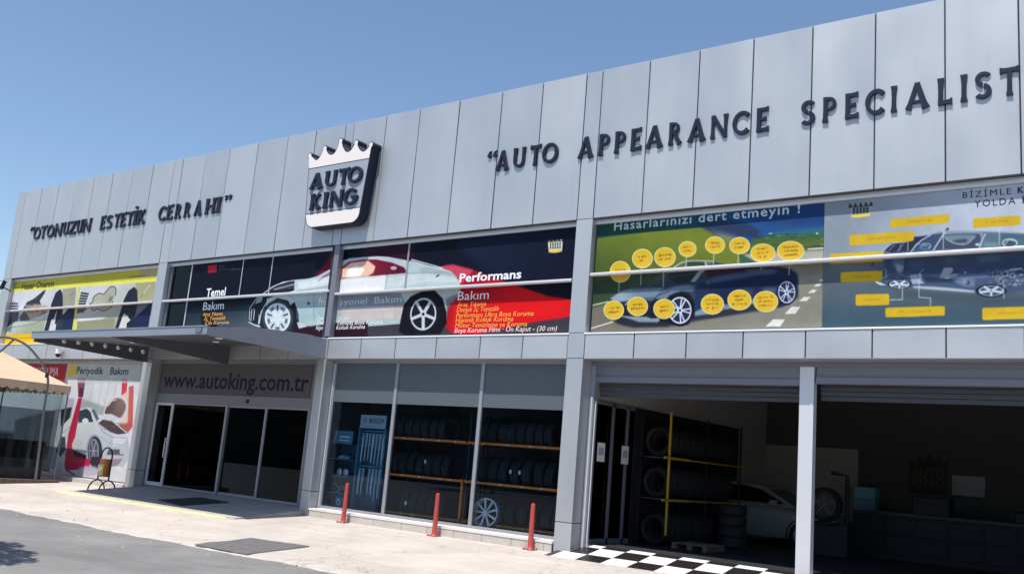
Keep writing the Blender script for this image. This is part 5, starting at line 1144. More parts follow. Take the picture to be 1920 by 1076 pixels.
part('housing', m_, M['black'], fl)
part('lens', MB().prism([(-.498, p[2]+.01), (-.5, p[2]+.015), (-.432, p[2]+.235), (-.428, p[2]+.23)], 'X', p[0]-.21, p[0]+.13), M['pale'], fl)
part('arm', MB().tube([(p[0]-.04, -.34, p[2]+.05), (p[0]-.04, -.001, p[2]-.05)], .022, 6), M['black'], fl)

# ------------------------------------------------------------------ tent on the left
tn = thing('tent', 'tan gazebo tent with scalloped valance and clear plastic side walls, left edge', 'tent', (-30.3, -2.4, 0))
TX, TY0, TY1, TE, TA = -28.32, -4.7, -.55, 2.87, 4.05
ax, ay = -30.4, -2.62
v = [(TX, TY0, TE), (TX, TY1, TE), (-32.5, TY1, TE), (-32.5, TY0, TE), (ax, ay, TA)]
def sag(a, b, c, n=6):
    """fabric triangle with a slight sag"""
    V = []; F_ = []; idx = {}
    for i in range(n+1):
        for j in range(n+1-i):
            u_, w_ = i/n, j/n; t_ = 1-u_-w_
            p_ = [a[k]*t_+b[k]*u_+c[k]*w_ for k in range(3)]; p_[2] -= .10*27*u_*w_*t_ + .05*4*u_*t_*(1-w_)
            idx[(i, j)] = len(V); V.append(tuple(p_))
    for i in range(n):
        for j in range(n-i):
            F_.append((idx[(i, j)], idx[(i+1, j)], idx[(i, j+1)]))
            if i+j < n-1: F_.append((idx[(i+1, j)], idx[(i+1, j+1)], idx[(i, j+1)]))
    return V, F_
for i in range(4):
    V, F_ = sag(v[i], v[(i+1) % 4], v[4]); o_ = part('roof_panel', MB().add(V, F_), M['tent'], tn, True)
def valance(x0, y0, x1, y1):
    V = []; F_ = []; n = 96; L = math.hypot(x1-x0, y1-y0)
    for k in range(n+1):
        t_ = k/n; x, y = x0+(x1-x0)*t_, y0+(y1-y0)*t_; d = .20 + .07*abs(math.sin(t_*L*math.pi/.28))
        o_ = .012*math.sin(t_*31); V += [(x+o_, y+o_, TE-d), (x, y, TE)]
    for k in range(n): F_.append((2*k, 2*k+2, 2*k+3, 2*k+1))
    part('valance', MB().add(V, F_), M['tent'], tn, True)
valance(TX+.01, TY0, TX+.01, TY1); valance(-32.51, TY0, -32.51, TY1); valance(TX, TY0-.01, -32.5, TY0-.01); valance(TX, TY1+.01, -32.5, TY1+.01)
for (x, y) in ((TX-.03, TY0+.03), (TX-.03, TY1-.03), (-32.47, TY0+.03), (-32.47, TY1-.03)): part('leg', MB().tube([(x, y, gz(y)), (x, y, TE)], .025, 8), M['tentpole'], tn, True)
def curtain(y0, y1, z0, z1, x, m, nm='side_wall'):
    V = []; F_ = []; n = 40
    for k in range(n+1):
        y = y0+(y1-y0)*k/n; w_ = .02*math.sin(k*1.1)+.012*math.sin(k*2.7)
        V += [(x+w_, y, z0), (x+w_*.4, y, z1)]
    for k in range(n): F_.append((2*k, 2*k+2, 2*k+3, 2*k+1))
    part(nm, MB().add(V, F_), m, tn, True)
curtain(TY0, TY1, .35, TE-.03, TX-.09, M['plastic'])
curtain(TY0, -.85, 0.62, 2.08, TX-.11, glass('smoky_tent_plastic', (.30, .34, .38), 1.3, .2), 'lower_side_wall'); curtain(TY0, -.95, 0.02, 1.15, TX-.13, mat('dark_tent_skirt', (.030, .028, .034), .7, var=.3), 'skirt')
m_ = MB()
for k in range(16): m_.box(-32.6, TX+.35, TY0-.2+.27*k, TY0-.2+.27*k+.255, -.3, gz(-.6)+.055)
part('deck_board', m_, M['wood'], tn)
tb = thing('table', 'dark table seen dimly through the clear plastic wall of the tent', 'table', (-29.6, -2.0, .05))
part('top', MB().box(-30.3, -28.9, -3.2, -1.2, .78, .82), M['wood'], tb)
for (x, y) in ((-30.2, -3.1), (-29.0, -3.1), (-30.2, -1.3), (-29.0, -1.3)): part('leg', MB().box(x-.03, x+.03, y-.03, y+.03, .06, .78), M['black'], tb)
sofa = thing('sofa', 'low dark sofa behind the table inside the tent', 'sofa', (-31.2, -2.2, .05))
part('seat', MB().cbox(-31.6, -30.7, -3.6, -1.0, .06, .5, .04), M['bag'], sofa); part('backrest', MB().cbox(-31.9, -31.6, -3.6, -1.0, .06, 1.05, .04), M['bag'], sofa)
# curved steel frame standing before the tent
fr = thing('curved_frame', 'tall curved grey steel tube frame arching over the tent roof', 'frame', (-27.9, -.8, 0))
arc_px = [(66, 901), (74, 840), (82, 770), (90, 717), (84, 692), (72, 672), (54, 651), (36, 639), (16, 633), (0, 632), (-30, 634), (-70, 650)]
XF = -28.05
pts3 = [tuple(onX(x, y, XF)) for x, y in arc_px]
pts3[0] = (XF, pts3[0][1], gz(pts3[0][1]))
pts3 = catmull([(p_[1], p_[2]) for p_ in pts3], 5)
part('tube', MB().tube([(XF, a, b) for a, b in pts3], .036, 10), M['tentpole'], fr, True)
q0, q1 = onX(27, 636, XF), onX(-10, 668, XF)
part('brace', MB().tube([tuple(q0), tuple(q1)], .028, 8), M['tentpole'], fr, True)
q = onX(88, 704, XF); part('clamp', MB().tube([(XF, q[1]-.0, q[2]-.06), (XF, q[1], q[2]+.06)], .055, 8), M['black'], fr, True)

# ------------------------------------------------------------------ shop window contents: racks, tyres, alloy wheel
def tyre_mesh(r, w, rin):
    g_ = .010; prof = [(rin, -w*.36), (rin+.015, -w*.44), ((r+rin)/2, -w*.5), (r-.03, -w*.45), (r-.008, -w*.36)]
    for c in (-.22, 0, .22): prof += [(r, w*(c-.055)), (r-g_, w*(c-.04)), (r-g_, w*(c+.04)), (r, w*(c+.055))]
    prof += [(r-.008, w*.36), (r-.03, w*.45), ((r+rin)/2, w*.5), (rin+.015, w*.44), (rin, w*.36)]
    return MB().lathe(prof, 'X', 36, closed=True).mesh('tyre', True)
TY_A = tyre_mesh(.31, .215, .20); TY_B = tyre_mesh(.33, .235, .215)
M['tyre'] = mat('tyre_rubber', (.020, .021, .024), .75, var=.15, vscale=12)
ORD = ['first', 'second', 'third', 'fourth', 'fifth', 'sixth', 'seventh', 'eighth', 'ninth', 'tenth', 'eleventh', 'twelfth']
def tyre_row(xs, y, z, r, where, group, me=None):
    for k, x in enumerate(xs):
        o = link('tyre', me or TY_A, M['tyre'], None, (x, y, z+r)); o.rotation_euler = (rng.uniform(0, 6.28), R(rng.normal(0, 1.5)), R(rng.normal(0, 3)))
        tag(o, f'black tyre, {ORD[k]} from the left {where}', 'tyre', group)
def rack(x0, x1, label, zs):
    t = thing('tyre_rack', label, 'rack', ((x0+x1)/2, 1.1, FL), 'orange tyre racks in the shop window')
    for x in (x0, x1):
        for y in (.62, 1.24): part('upright', MB().box(x-.025, x+.025, y-.025, y+.025, FL, 1.14 if (y < 1 and x == -13.42) else 2.65), M['rackor'] if (y < 1 and x == -13.42) else M['bench'], t)
    for z in zs:
        for y in (.60, 1.22): part('beam', MB().box(x0-.03, x1+.03, y-.025, y+.025, z-.05, z), M['rackor'], t)
    return t
ZR = (.335, 1.19, 2.04)
rack(-15.64, -13.42, 'orange steel rack of black tyres behind the middle shop window pane', ZR)
rack(-13.30, -10.75, 'orange steel rack of black tyres behind the right shop window pane', ZR)
GA, GB = 'tyres on the rack behind the middle shop window', 'tyres on the rack behind the right shop window'
tyre_row([-15.75+.255*k for k in range(7)], .93, 2.04-.09, .31, 'on the top shelf behind the middle shop window', GA)
tyre_row([-15.85+.262*k for k in range(8)], .93, 1.19-.09, .31, 'on the middle shelf behind the middle shop window', GA)
tyre_row([-15.15+.27*k for k in range(5)], .93, .27-.08, .33, 'on the bottom shelf behind the middle shop window', GA, TY_B)
tyre_row([-13.0+.25*k for k in range(8)], .93, 2.04-.09, .31, 'on the top shelf behind the right shop window', GB)
tyre_row([-12.95+.30*k for k in range(7)], .93, 1.19-.09, .33, 'on the middle shelf behind the right shop window', GB, TY_B)
tyre_row([-12.42+.31*k for k in range(6)], .93, .27-.08, .33, 'on the bottom shelf behind the right shop window', GB, TY_B)
def alloy(parent, r, y_, n=5, loc=(0, 0, 0), m=None, twin=False):
    m = m or M['rim']
    lip = MB().lathe([(r, -.0), (r, -.03), (r-.02, -.035), (r-.035, -.01), (r-.04, .12), (r-.01, .13), (r, .12)], 'Y', 36, (0, 0, 0), closed=True)
    part('rim', lip, m, parent, True, loc)
    sp = MB()
    for k in range(n):
        for dd in ((-.12, .12) if twin else (0,)):
            a = 2*math.pi*k/n + dd + .3; ca, sa = math.cos(a), math.sin(a)
            w0, w1 = (.014, .024) if not twin else (.022, .02)
            p0 = (r*.12*ca, r*.12*sa); p1 = ((r-.025)*ca, (r-.025)*sa)
            sp.add([(p0[0]-w0*sa, -.01, p0[1]+w0*ca), (p0[0]+w0*sa, -.01, p0[1]-w0*ca), (p1[0]+w1*sa, -.03, p1[1]-w1*ca), (p1[0]-w1*sa, -.03, p1[1]+w1*ca),
                    (p0[0]-w0*sa, .03, p0[1]+w0*ca), (p0[0]+w0*sa, .03, p0[1]-w0*ca), (p1[0]+w1*sa, .01, p1[1]-w1*ca), (p1[0]-w1*sa, .01, p1[1]+w1*ca)],
                   [(0, 1, 2, 3), (7, 6, 5, 4), (0, 4, 5, 1), (1, 5, 6, 2), (2, 6, 7, 3), (3, 7, 4, 0)])
    part('spokes', sp, m, parent, False, loc)
    part('hub', MB().lathe([(0, -.03), (.05, -.028), (.07, -.008), (.07, .04)], 'Y', 16), m, parent, True, loc)
aw = thing('alloy_wheel', 'silver multi-spoke alloy wheel leaning at the bottom left of the right shop window', 'wheel', (-12.62, .50, .555))
aw.rotation_euler = (R(-6), 0, R(8)); alloy(aw, .31, 0, 9, twin=False)
# shiny highlights: put on the tyres as small white chips
for (x, y, z, lab) in ((-12.10, .62, 1.46, 'white chip standing for a shiny highlight on a middle shelf tyre, left of the pair'), (-11.86, .62, 1.46, 'white chip standing for a shiny highlight on a middle shelf tyre, right of the pair'), (-15.0, .62, .55, 'white chip for a shiny highlight on a bottom shelf tyre in the middle window'), (-14.55, .64, 1.52, 'small slanted white chip for a highlight on a middle shelf tyre, middle window')):
    solo('tyre_highlight', MB().box(x-.028, x+.028, y-.052, y-.048, z-.04, z+.04), M['paper'], lab, 'tag')

PT = MB().box(-.03, .03, -.002, .002, -.018, .018).mesh('shelf_label')
for z, nm in ((1.165, 'middle'), (2.015, 'top'), (.31, 'bottom')):
    for pane, xs_ in (('middle', (-15.2, -14.75, -14.1, -13.75)), ('right', (-12.9, -12.3, -11.7, -11.2))):
        for k, x in enumerate(xs_):
            o = link('shelf_label', PT, M['plinthtop'], None, (x+rng.uniform(-.1, .1), .571, z)); o.rotation_euler = (0, R(rng.normal(0, 4)), 0)
            tag(o, f'small pale label, {ORD[k]} from the left, {nm} orange beam, {pane} shop window', 'label', 'small labels along the orange shelf beams')
# blue displays at the left shop window
d1 = thing('display_stand', 'tall blue display stand headed BOSCH with two rows of hanging packs', 'display stand', (-16.4, .8, FL))
part('back_board', MB().box(-16.86, -16.02, .92, .95, FL, 2.2), M['bluedk'], d1); part('header', MB().box(-16.88, -16.02, .70, .73, 2.2, 2.52), M['pale'], d1)
part('side_rail', MB().box(-16.9, -16.86, .7, .95, FL, 2.2).box(-16.02, -15.98, .7, .95, FL, 2.2), M['blue'], d1); part('hook_rail', MB().box(-16.86, -16.02, .84, .88, 1.27, 1.31).box(-16.86, -16.02, .84, .88, 2.12, 2.16), M['blue'], d1)
text('BOSCH', -16.58, 2.33, -16.10, 2.33, .11, .698, PRINT['navy'], d1, bold=.02)
part('emblem', MB().lathe([(.035, .697), (.05, .697), (.05, .70), (.035, .70)], 'Y', 16, (-16.72, 0, 2.39), closed=True), PRINT['navy'], d1)
for row_, (zt, nn, nm) in enumerate(((2.08, 7, 'upper'), (1.24, 6, 'lower'))):
    for k in range(nn):
        x = -16.80+.115*k + (.10 if row_ and k > 1 else 0)
        if x > -16.05: continue
        L = rng.uniform(.62, .78); t = thing('hanging_pack', f'blue hanging pack, {ORD[k]} from the left, {nm} row of the tall BOSCH stand', 'pack', (x, .78, zt), 'packs hanging on the tall blue display')
        w = .036
        part('card', MB().box(x-w, x+w, .78, .786, zt-L*.5, zt), M['pale'] if k % 2 else M['turq'], t)
        part('blade', MB().prism([(x-.018, zt-.1), (x+.012, zt-.08), (x+.02, zt-.45), (x+.012, zt-L), (x-.012, zt-L), (x-.02, zt-.5)], 'Y', .765, .779), M['pale'] if k % 3 else M['bluetext'], t)
d2 = thing('shelf_unit', 'low dark blue shelf unit with a printed blue header board, leftmost in the shop window', 'shelves', (-17.3, .7, FL))
part('header', MB().box(-17.66, -16.95, .56, .59, 1.78, 2.09), M['blue'], d2)
part('header_stripe', MB().prism([(-17.60, 1.785), (-17.56, 1.785), (-17.50, 2.085), (-17.53, 2.085)], 'Y', .556, .56), M['bluetext'], d2)
part('header_print', MB().box(-17.40, -17.05, .556, .56, 1.93, 1.965).box(-17.42, -17.05, .556, .56, 1.85, 1.875), M['bluetext'], d2)
for z in (1.42, 1.0, .60, .24): part('shelf', MB().box(-17.68, -16.94, .55, .9, z-.02, z), M['blue'], d2)
part('back_panel', MB().box(-17.66, -16.95, .9, .92, FL, 1.78), M['bluedk'], d2)
for k, x in enumerate((-17.36, -17.14)):
    t = thing('fog_lamp', f'round chrome fog lamp on the second shelf, {"left" if k == 0 else "right"} of the pair', 'lamp', (x, .66, 1.10), 'round lamps on the shelf')
    part('housing', MB().lathe([(0, .08), (.07, .06), (.095, 0), (.09, -.02)], 'Y', 20), M['chrome'], t, True, (0, 0, 0)); part('lens', MB().lathe([(.088, -.02), (.06, -.035), (0, -.042)], 'Y', 20), M['lamp'], t, True, (0, 0, 0))
cn = thing('oil_canister', 'blue plastic canister with a round white emblem on the bottom shelf', 'canister', (-17.22, .66, .24))
part('body', MB().cbox(-17.36, -17.10, .60, .74, .245, .50, .02), M['blue'], cn); part('handle', MB().tube([(-17.32, .67, .50), (-17.28, .67, .565), (-17.16, .67, .565), (-17.13, .67, .50)], .014, 6), M['blue'], cn, True)
part('emblem', MB().lathe([(.045, .596), (.075, .596), (.075, .599), (.045, .599)], 'Y', 18, (-17.23, 0, .38), closed=True), M['bluetext'], cn)
for k in range(5):
    a = rng.uniform(-.6, .6); x = -17.42+.08*k
    solo('bulb_box', MB().cbox(x-.03, x+.03, .62, .70, 1.421, 1.47+.02*(k % 3), .004), M['bluetext'] if k % 2 else M['turq'], f'small light box, {ORD[k]} from the left on the top shelf under the blue header', 'box', 'small boxes on the top shelf')
cb = solo('cable_coil', MB().tube([(-17.3+.12*math.cos(t_), .68+.03*math.sin(3*t_), .68+.07*math.sin(t_*1.3)) for t_ in np.linspace(0, 9, 60)], .007, 5).tube([(-17.48, .62, .84), (-17.2, .60, .66)], .008, 5), M['pale'], 'tangle of pale cables and a rod on the third shelf', 'cable', smooth=True)
solo('small_carton', MB().cbox(-17.66, -17.50, .5, .6, .215, .32, .006), M['turq'], 'small green-blue carton on the window ledge at the far left', 'carton')

# ------------------------------------------------------------------ garage contents
RY = 2.55
yr = thing('storage_rack', 'yellow post-and-beam rack along the left garage wall filled with dark tyres', 'rack', (-9.75, 3.5, FL))
for y in (RY, RY+1.9, RY+3.8):
    part('upright', MB().box(-9.405, -9.365, y, y+.04, .42, 3.0), M['racky'] if y == RY else M['black'], yr)
    part('upright', MB().box(-10.10, -10.04, y, y+.06, FL, 3.0), M['black'], yr)
for z in (1.17, 2.05): part('beam', MB().box(-9.355, -9.32, RY-.3, RY+.9, z-.05, z), M['racky'], yr); part('beam', MB().box(-9.355, -9.33, RY+.9, RY+4.0, z-.04, z-.01), M['racky'], yr)
for z in (1.17, 2.05): part('shelf', MB().box(-10.08, -9.43, RY+.1, RY+3.9, z-.03, z-.005), M['intdark'], yr)
part('back_panel', MB().box(-10.13, -10.11, RY-.25, RY+5.4, FL, 3.05), M['bench'], yr)  # dark sheet added so the side wall behind the tyres looks shaded
TYY = TY_B.copy(); TYY.materials.clear(); TYY.transform(Matrix.Rotation(R(90), 4, 'Z'))
for s_, (z, nm) in enumerate(((FL, 'bottom'), (1.17, 'middle'), (2.05, 'top'))):
    for k in range(12):
        o = link('tyre', TYY, M['tyredk'], None, (-9.76, RY+.25+.29*k, z+.335)); o.rotation_euler = (0, rng.uniform(0, 6), 0)
        tag(o, f'black tyre, {ORD[k]} from the front, {nm} level of the yellow garage rack', 'tyre', 'tyres on the yellow garage rack')
st = thing('pallet', 'low wooden pallet on the garage floor in front of the rack', 'pallet', (-8.8, 3.4, FL))
for k in range(5): part('board', MB().box(-9.25, -8.45, 2.6+.2*k, 2.72+.2*k, FL+.1, FL+.125), M['wood'], st)
for k in range(3): part('block', MB().box(-9.25+.35*k, -9.15+.35*k, 2.6, 3.5, FL, FL+.0995), M['wood'], st)

def car(label, loc, rz, paint, nsp=5):
    t = thing('parked_car', label, 'car', loc, rz=rz)
    L = 4.35; prof_low = [(-2.15, .32), (-2.20, .55), (-2.16, .95), (-2.02, 1.02)]
    # sections along x: (x, z_bottom, z_shoulder, half width)
    secs = [(-2.17, .45, .80, .62), (-2.12, .34, .98, .74), (-1.85, .26, 1.03, .83), (-1.3, .24, 1.02, .87), (-.5, .22, .99, .88), (.3, .22, .97, .88), (1.0, .23, .93, .87), (1.6, .26, .84, .85), (2.0, .30, .74, .76), (2.17, .40, .60, .58)]
    V = []; F_ = []
    for x, zb, zs, w in secs:
        sec = [(-w*.9, zb), (-w, zb+.12), (-w*1.01, (zb+zs)/2), (-w*.97, zs-.08), (-w*.88, zs), (0, zs+.03), (w*.88, zs), (w*.97, zs-.08), (w*1.01, (zb+zs)/2), (w, zb+.12), (w*.9, zb)]
        V += [(x, y, z) for y, z in sec]
    n = 11
    for i in range(len(secs)-1):
        for j in range(n-1): F_.append((i*n+j, (i+1)*n+j, (i+1)*n+j+1, i*n+j+1))
        F_.append((i*n+n-1, (i+1)*n+n-1, (i+1)*n, i*n))
    F_.append(tuple(range(n))); F_.append(tuple((len(secs)-1)*n+k for k in range(n))[::-1])
    body = MB().add(V, F_)
    # roof on pillars
    cab = [(-2.05, .99, .74), (-1.75, 1.40, .66), (-1.1, 1.50, .62), (-.2, 1.50, .62), (.35, 1.40, .62), (1.15, .96, .72)]
    V = []; F_ = []
    for x, z, w in cab: V += [(x, -w, z), (x, -w*.8, z+.02), (x, w*.8, z+.02), (x, w, z), (x, w+.04, .95), (x, -w-.04, .95)]
    for i in range(len(cab)-1):
        for j in range(6): F_.append((i*6+j, (i+1)*6+j, (i+1)*6+(j+1) % 6, i*6+(j+1) % 6))
    F_.append(tuple(range(6))); F_.append(tuple(30+k for k in range(6))[::-1])
    body.add(V, F_)
    bo = part('body', body, paint, t, True, (0, 0, 0))
    for sy in (-1, 1):
        def win(pts): return MB().prism([(a, b) for a, b in pts], 'Y', sy*.715, sy*.735)
        part('window', win([(-1.9, 1.04), (-1.62, 1.36), (-1.0, 1.43), (-.88, 1.04)]), M['carglass'], t, False, (0, 0, 0))
        part('window', win([(-.80, 1.04), (-.92, 1.43), (-.22, 1.43), (.22, 1.36), (.85, 1.04)]), M['carglass'], t, False, (0, 0, 0))
        part('mirror', MB().cbox(.55, .72, sy*.95-.07, sy*.95+.07, 1.0, 1.12, .02), paint, t, False, (0, 0, 0))
        part('headlight', MB().cbox(1.85, 2.06, sy*.62-.1, sy*.62+.1, .62, .76, .03), M['lamp'], t, False, (0, 0, 0))
        for x in (-1.35, 1.35):
            part('wheel_arch', MB().lathe([(.37, 0), (.40, 0), (.40, sy*.03), (.37, sy*.03)], 'Y', 28, (x, sy*.86, .33), closed=True), M['black'], t, True, (0, 0, 0))
            wh = part('wheel', MB().lathe([(.2, sy*.68), (.31, sy*.68), (.335, sy*.70), (.335, sy*.86), (.31, sy*.885), (.215, sy*.885)], 'Y', 30, (x, 0, .335)), M['tyre'], t, True, (0, 0, 0))
            sp = MB()
            for k in range(nsp):
                a = 2*math.pi*k/nsp+.4; ca, sa = math.cos(a), math.sin(a); w0, w1 = .03, .055; y0 = sy*.893; y1 = sy*.86
                sp.prism([(x+.03*ca-w0*sa, .335+.03*sa+w0*ca), (x+.03*ca+w0*sa, .335+.03*sa-w0*ca), (x+.2*ca+w1*sa, .335+.2*sa-w1*ca), (x+.2*ca-w1*sa, .335+.2*sa+w1*ca)], 'Y', y0+.0004*k, y1)
            sp.lathe([(.195, sy*.87), (.215, sy*.892), (.225, sy*.87)], 'Y', 30, (x, 0, .335))
            part('rim', sp, M['rim'], wh)
            ORIG[wh.name] = Vector((0, 0, 0)); wh.children[0].location = (0, 0, 0)
    part('rear_window', MB().prism([(-2.03, 1.06), (-1.79, 1.37), (-1.81, 1.385), (-2.05, 1.07)], 'Y', -.58, .58), M['carglass'], t, False, (0, 0, 0))
    part('windscreen', MB().prism([(.40, 1.38), (1.12, .99), (1.135, 1.005), (.42, 1.395)], 'Y', -.58, .58), M['carglass'], t, False, (0, 0, 0))
    return t
car('white hatchback parked at the back of the left garage bay behind the tyres', (-9.45, 8.1, FL), 0, M['carwhite'])
wbn = thing('workbench', 'long dark workbench with drawers along the back of the right garage bay', 'workbench', (-4.5, 8.2, FL))
part('body', MB().box(-7.1, 1.5, 7.9, 8.6, FL, 1.2), M['bench'], wbn); part('worktop', MB().box(-7.15, 1.55, 7.82, 8.65, 1.2, 1.26), M['black'], wbn)
for k in range(12): part('drawer', MB().cbox(-7.05+.71*k, -6.40+.71*k, 7.875, 7.899, .75, 1.15, .01), M['bench'], wbn)
for k in range(12): part('drawer', MB().cbox(-7.05+.71*k, -6.40+.71*k, 7.875, 7.899, .3, .72, .01), M['bench'], wbn)
q = onY(1545, 945, 5.8)
dw = thing('wheel', 'dark wheel with five silver spokes standing in the right bay beside the centre post', 'wheel', (q[0], 5.8, q[2]))
part('tyre', MB().lathe([(.26, -.03), (.34, -.04), (.375, 0), (.375, .18), (.34, .22), (.26, .22)], 'Y', 36), M['tyredk'], dw, True, (0, 0, 0)); alloy(dw, .265, 0, 5, m=M['rimdim'])
mc = thing('tyre_changer', 'black tyre changing machine carrying the spoked wheel', 'machine', (q[0], 6.1, FL))
part('cabinet', MB().cbox(q[0]-.35, q[0]+.45, 6.05, 6.6, FL, q[2]-.40, .02), M['bench'], mc); part('column', MB().tube([(q[0]+.3, 6.5, FL), (q[0]+.3, 6.5, 2.0), (q[0], 6.3, 2.05)], .05, 8), M['bench'], mc, True); part('turntable', MB().lathe([(0, q[2]-.40), (.3, q[2]-.40), (.3, q[2]-.377), (0, q[2]-.377)], 'Z', 20, (q[0], 6.0, 0)), M['bench'], mc)
for k, (a_, b_, h_, lab) in enumerate(((-5.75, -4.95, .42, 'tall dark crate on the workbench right of the turquoise cabinet'), (-3.6, -3.1, .25, 'low dark box on the workbench under the notice board'), (-2.6, -1.9, .33, 'dark box on the workbench at the right edge of the view'))):
    solo('storage_box', MB().cbox(a_, b_, 7.95, 8.45, 1.261, 1.26+h_, .02), M['bench'], lab, 'box')
# tall dark stacks beside the car
for k, (x, y, n, nm) in enumerate(((-9.9, 7.55, 0, ''),)):
    pass
for k in range(4):
    o = link('tyre', TY_B, M['tyre'], None, (-8.95, 5.0, FL+.125+.238*k)); o.rotation_euler = (0, R(90), 0)
    tag(o, f'black tyre lying flat in the stack before the white car, {("lowest", "second from the bottom", "second from the top", "topmost")[k]}', 'tyre', 'stacked tyres on the garage floor')
# emblem and boards on the garage back wall
wl = thing('wall_emblem', 'dark crown-shaped emblem board on the back wall of the garage', 'emblem', (-5.9, 9.95, 2.2))
def bx(x, y): q = onY(x, y, 9.95); return (q[0], q[2])
cp = [bx(1705, 862), bx(1718, 872), bx(1722, 855), bx(1732, 870), bx(1741, 851), bx(1751, 870), bx(1760, 854), bx(1766, 872), bx(1778, 860), bx(1772, 925), bx(1706, 922)]
part('board', MB().prism(cp, 'Y', 9.93, 9.995), M['bench'], wl)
text('AUTO', bx(1709, 892)[0], bx(1709, 892)[1], bx(1772, 893)[0], bx(1709, 892)[1], .22, 9.925, M['emb'], wl, bold=.02); text('KING', bx(1709, 908)[0], bx(1709, 910)[1], bx(1770, 908)[0], bx(1709, 910)[1], .22, 9.925, M['emb'], wl, bold=.02)
q0, q1 = bx(1785, 890), bx(1846, 932)
wb = thing('notice_board', 'pale grey-green notice board right of the dark crown emblem in the garage', 'notice board', (q0[0], 9.95, q0[1]))
part('board', MB().box(q0[0], q1[0], 9.96, 9.99, min(q1[1], 1.8), q0[1]), mat('pale_board', (.30, .36, .35), .7), wb); part('print_block', MB().box(q0[0]+.15, q0[0]+.75, 9.955, 9.96, 2.0, 2.25), PRINT['grey'], wb)
q0, q1 = onY(1607, 912, 9.3), onY(1645, 938, 9.3)
tc_ = thing('tool_cabinet', 'turquoise tool cabinet beside the workbench in the right garage bay', 'cabinet', (q0[0], 9.3, FL))
part('body', MB().cbox(q0[0], q1[0], 9.05, 9.5, FL+.08, q0[2], .01), M['turq'], tc_)
for k in range(4): part('drawer', MB().cbox(q0[0]+.03, q1[0]-.03, 9.03, 9.05, FL+.2+.3*k, FL+.46+.3*k, .005), M['blue'], tc_)

# ------------------------------------------------------------------ tree beside the road and the far side of the street
def tree(label, loc, h, cr, n, seed, group=None):
    rg = np.random.default_rng(seed); t = thing('tree', label, 'tree', loc, group)
    tr = MB(); tr.tube([(0, 0, -.3), (.05, 0, .5), (.0, .05, h*.3), (.1, 0, h*.55)], [.2, .15, .12, .07], 10); limbs = []
    for k in range(9):
        a = k*2.4; z0 = h*(.28+.03*k); e = (cr*.75*math.cos(a)*rg.uniform(.6, 1), cr*.75*math.sin(a)*rg.uniform(.6, 1), z0+h*rg.uniform(.12, .3))
        tr.tube([(.03, 0, z0), (e[0]*.5, e[1]*.5, z0+(e[2]-z0)*.65), e], [.06, .04, .015], 6); limbs.append(e)
    part('trunk', tr, M['bark'], t, True, (0, 0, 0))
    V = []; F_ = []
    cl = [np.array(e)+rg.normal(0, .3, 3) for e in limbs] + [np.array([rg.normal(0, cr*.35), rg.normal(0, cr*.35), h*rg.uniform(.6, .92)]) for _ in range(8)]
    for i in range(n):
        c = cl[rg.integers(len(cl))]; d = rg.normal(0, 1, 3); d /= np.linalg.norm(d); p_ = c+d*cr*.34*rg.uniform(.3, 1)**.5*np.array([1, 1, .8])
        a = rg.normal(0, 1, 3); a /= np.linalg.norm(a); b = np.cross(a, rg.normal(0, 1, 3)); b /= np.linalg.norm(b); s_ = rg.uniform(.05, .10)*(1 if n > 6000 else 2.0)
        k = len(V); V += [tuple(p_-a*s_), tuple(p_+b*s_*.5), tuple(p_+a*s_), tuple(p_-b*s_*.5)]; F_.append((k, k+1, k+2, k+3))
    me = bpy.data.meshes.new('crown'); me.from_pydata(V, [], F_); part('crown', me, M['leaf'], t, False, (0, 0, 0)); return t
tree('leafy tree beside the road whose shadow falls on the asphalt at the lower left', (-15.2, -11.6, -.3), 5.0, 2.2, 20000, 3)
bk = tree('leafy street tree across the road facing the showroom, first of the row', (-46, -44, -.3), 9, 4.2, 5000, 5, 'trees across the road')
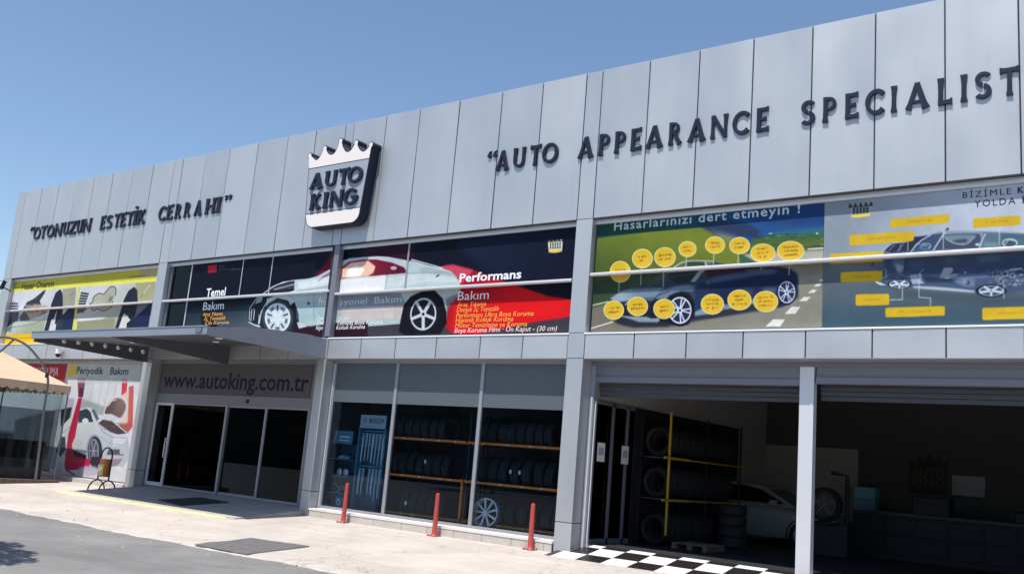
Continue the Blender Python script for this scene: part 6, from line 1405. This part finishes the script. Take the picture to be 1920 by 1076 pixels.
for k in range(1, 9):
    dup(bk, (-46+9.5*k+rng.uniform(-1, 1), -44+rng.uniform(-2, 2), -.3), f'leafy street tree across the road facing the showroom, {ORD[k]} of the row', rz=rng.uniform(0, 6.28))
ob = thing('warehouse', 'long dark low warehouse added out of view across the road, for the glass to reflect', 'building', (-20, -56, 0))  # unseen building, added dark for the shop glass to reflect
part('wall', MB().box(-110, 60, -66, -56, -.5, 7.0), M['opp'], ob); part('roof', MB().prism([(-66.5, 7.01), (-55.5, 7.01), (-61, 9)], 'X', -110.5, 60.5), M['greyroof'], ob)
for k in range(24): part('window', MB().box(-106+7*k, -102.5+7*k, -55.99, -55.9, 2.5, 4.5), M['carglass'], ob)

# ------------------------------------------------------------------ scattered bits on the ground
mb = MB()
for _ in range(110):
    x, y = rng.uniform(-24, -5), rng.uniform(-9.5, -3.2)
    if rng.random() < .55: y = rng.normal(-5.6, .5)
    s_ = rng.uniform(.012, .04)*(1.6 if rng.random() < .12 else 1); a = rng.uniform(0, 3.14); z = gz(y) + (.003 if y > -5.1 else -.018)
    ca, sa = math.cos(a)*s_, math.sin(a)*s_
    mb.add([(x-ca, y-sa, z), (x+sa*.5, y-ca*.5, z), (x+ca, y+sa, z+.004), (x-sa*.5, y+ca*.5, z), (x, y, z+s_*.4)], [(0, 1, 4), (1, 2, 4), (2, 3, 4), (3, 0, 4)])
me = mb.mesh('ground_litter'); o = link('ground_litter', me, M['debris']); me.materials.append(M['concrete'])
for i, p_ in enumerate(me.polygons): p_.material_index = 1 if (i//4) % 3 == 0 else 0
tag(o, 'small dry leaves, grit and paper scraps scattered over the road and pavement edge', 'litter', kind='stuff')

for o in bpy.data.objects:
    if o.type == 'MESH' and o.parent is None and 'kind' not in o.keys() and 'label' not in o.keys(): print('UNTAGGED', o.name)
print('objects', len(bpy.data.objects), 'tris', sum(len(o.data.polygons) for o in bpy.data.objects if o.type == 'MESH'))

for o in bpy.data.objects:
    if 'label' in o.keys() and o.parent is None and len(o['label'].split()) > 16: print('LONG', o.name, o['label'])
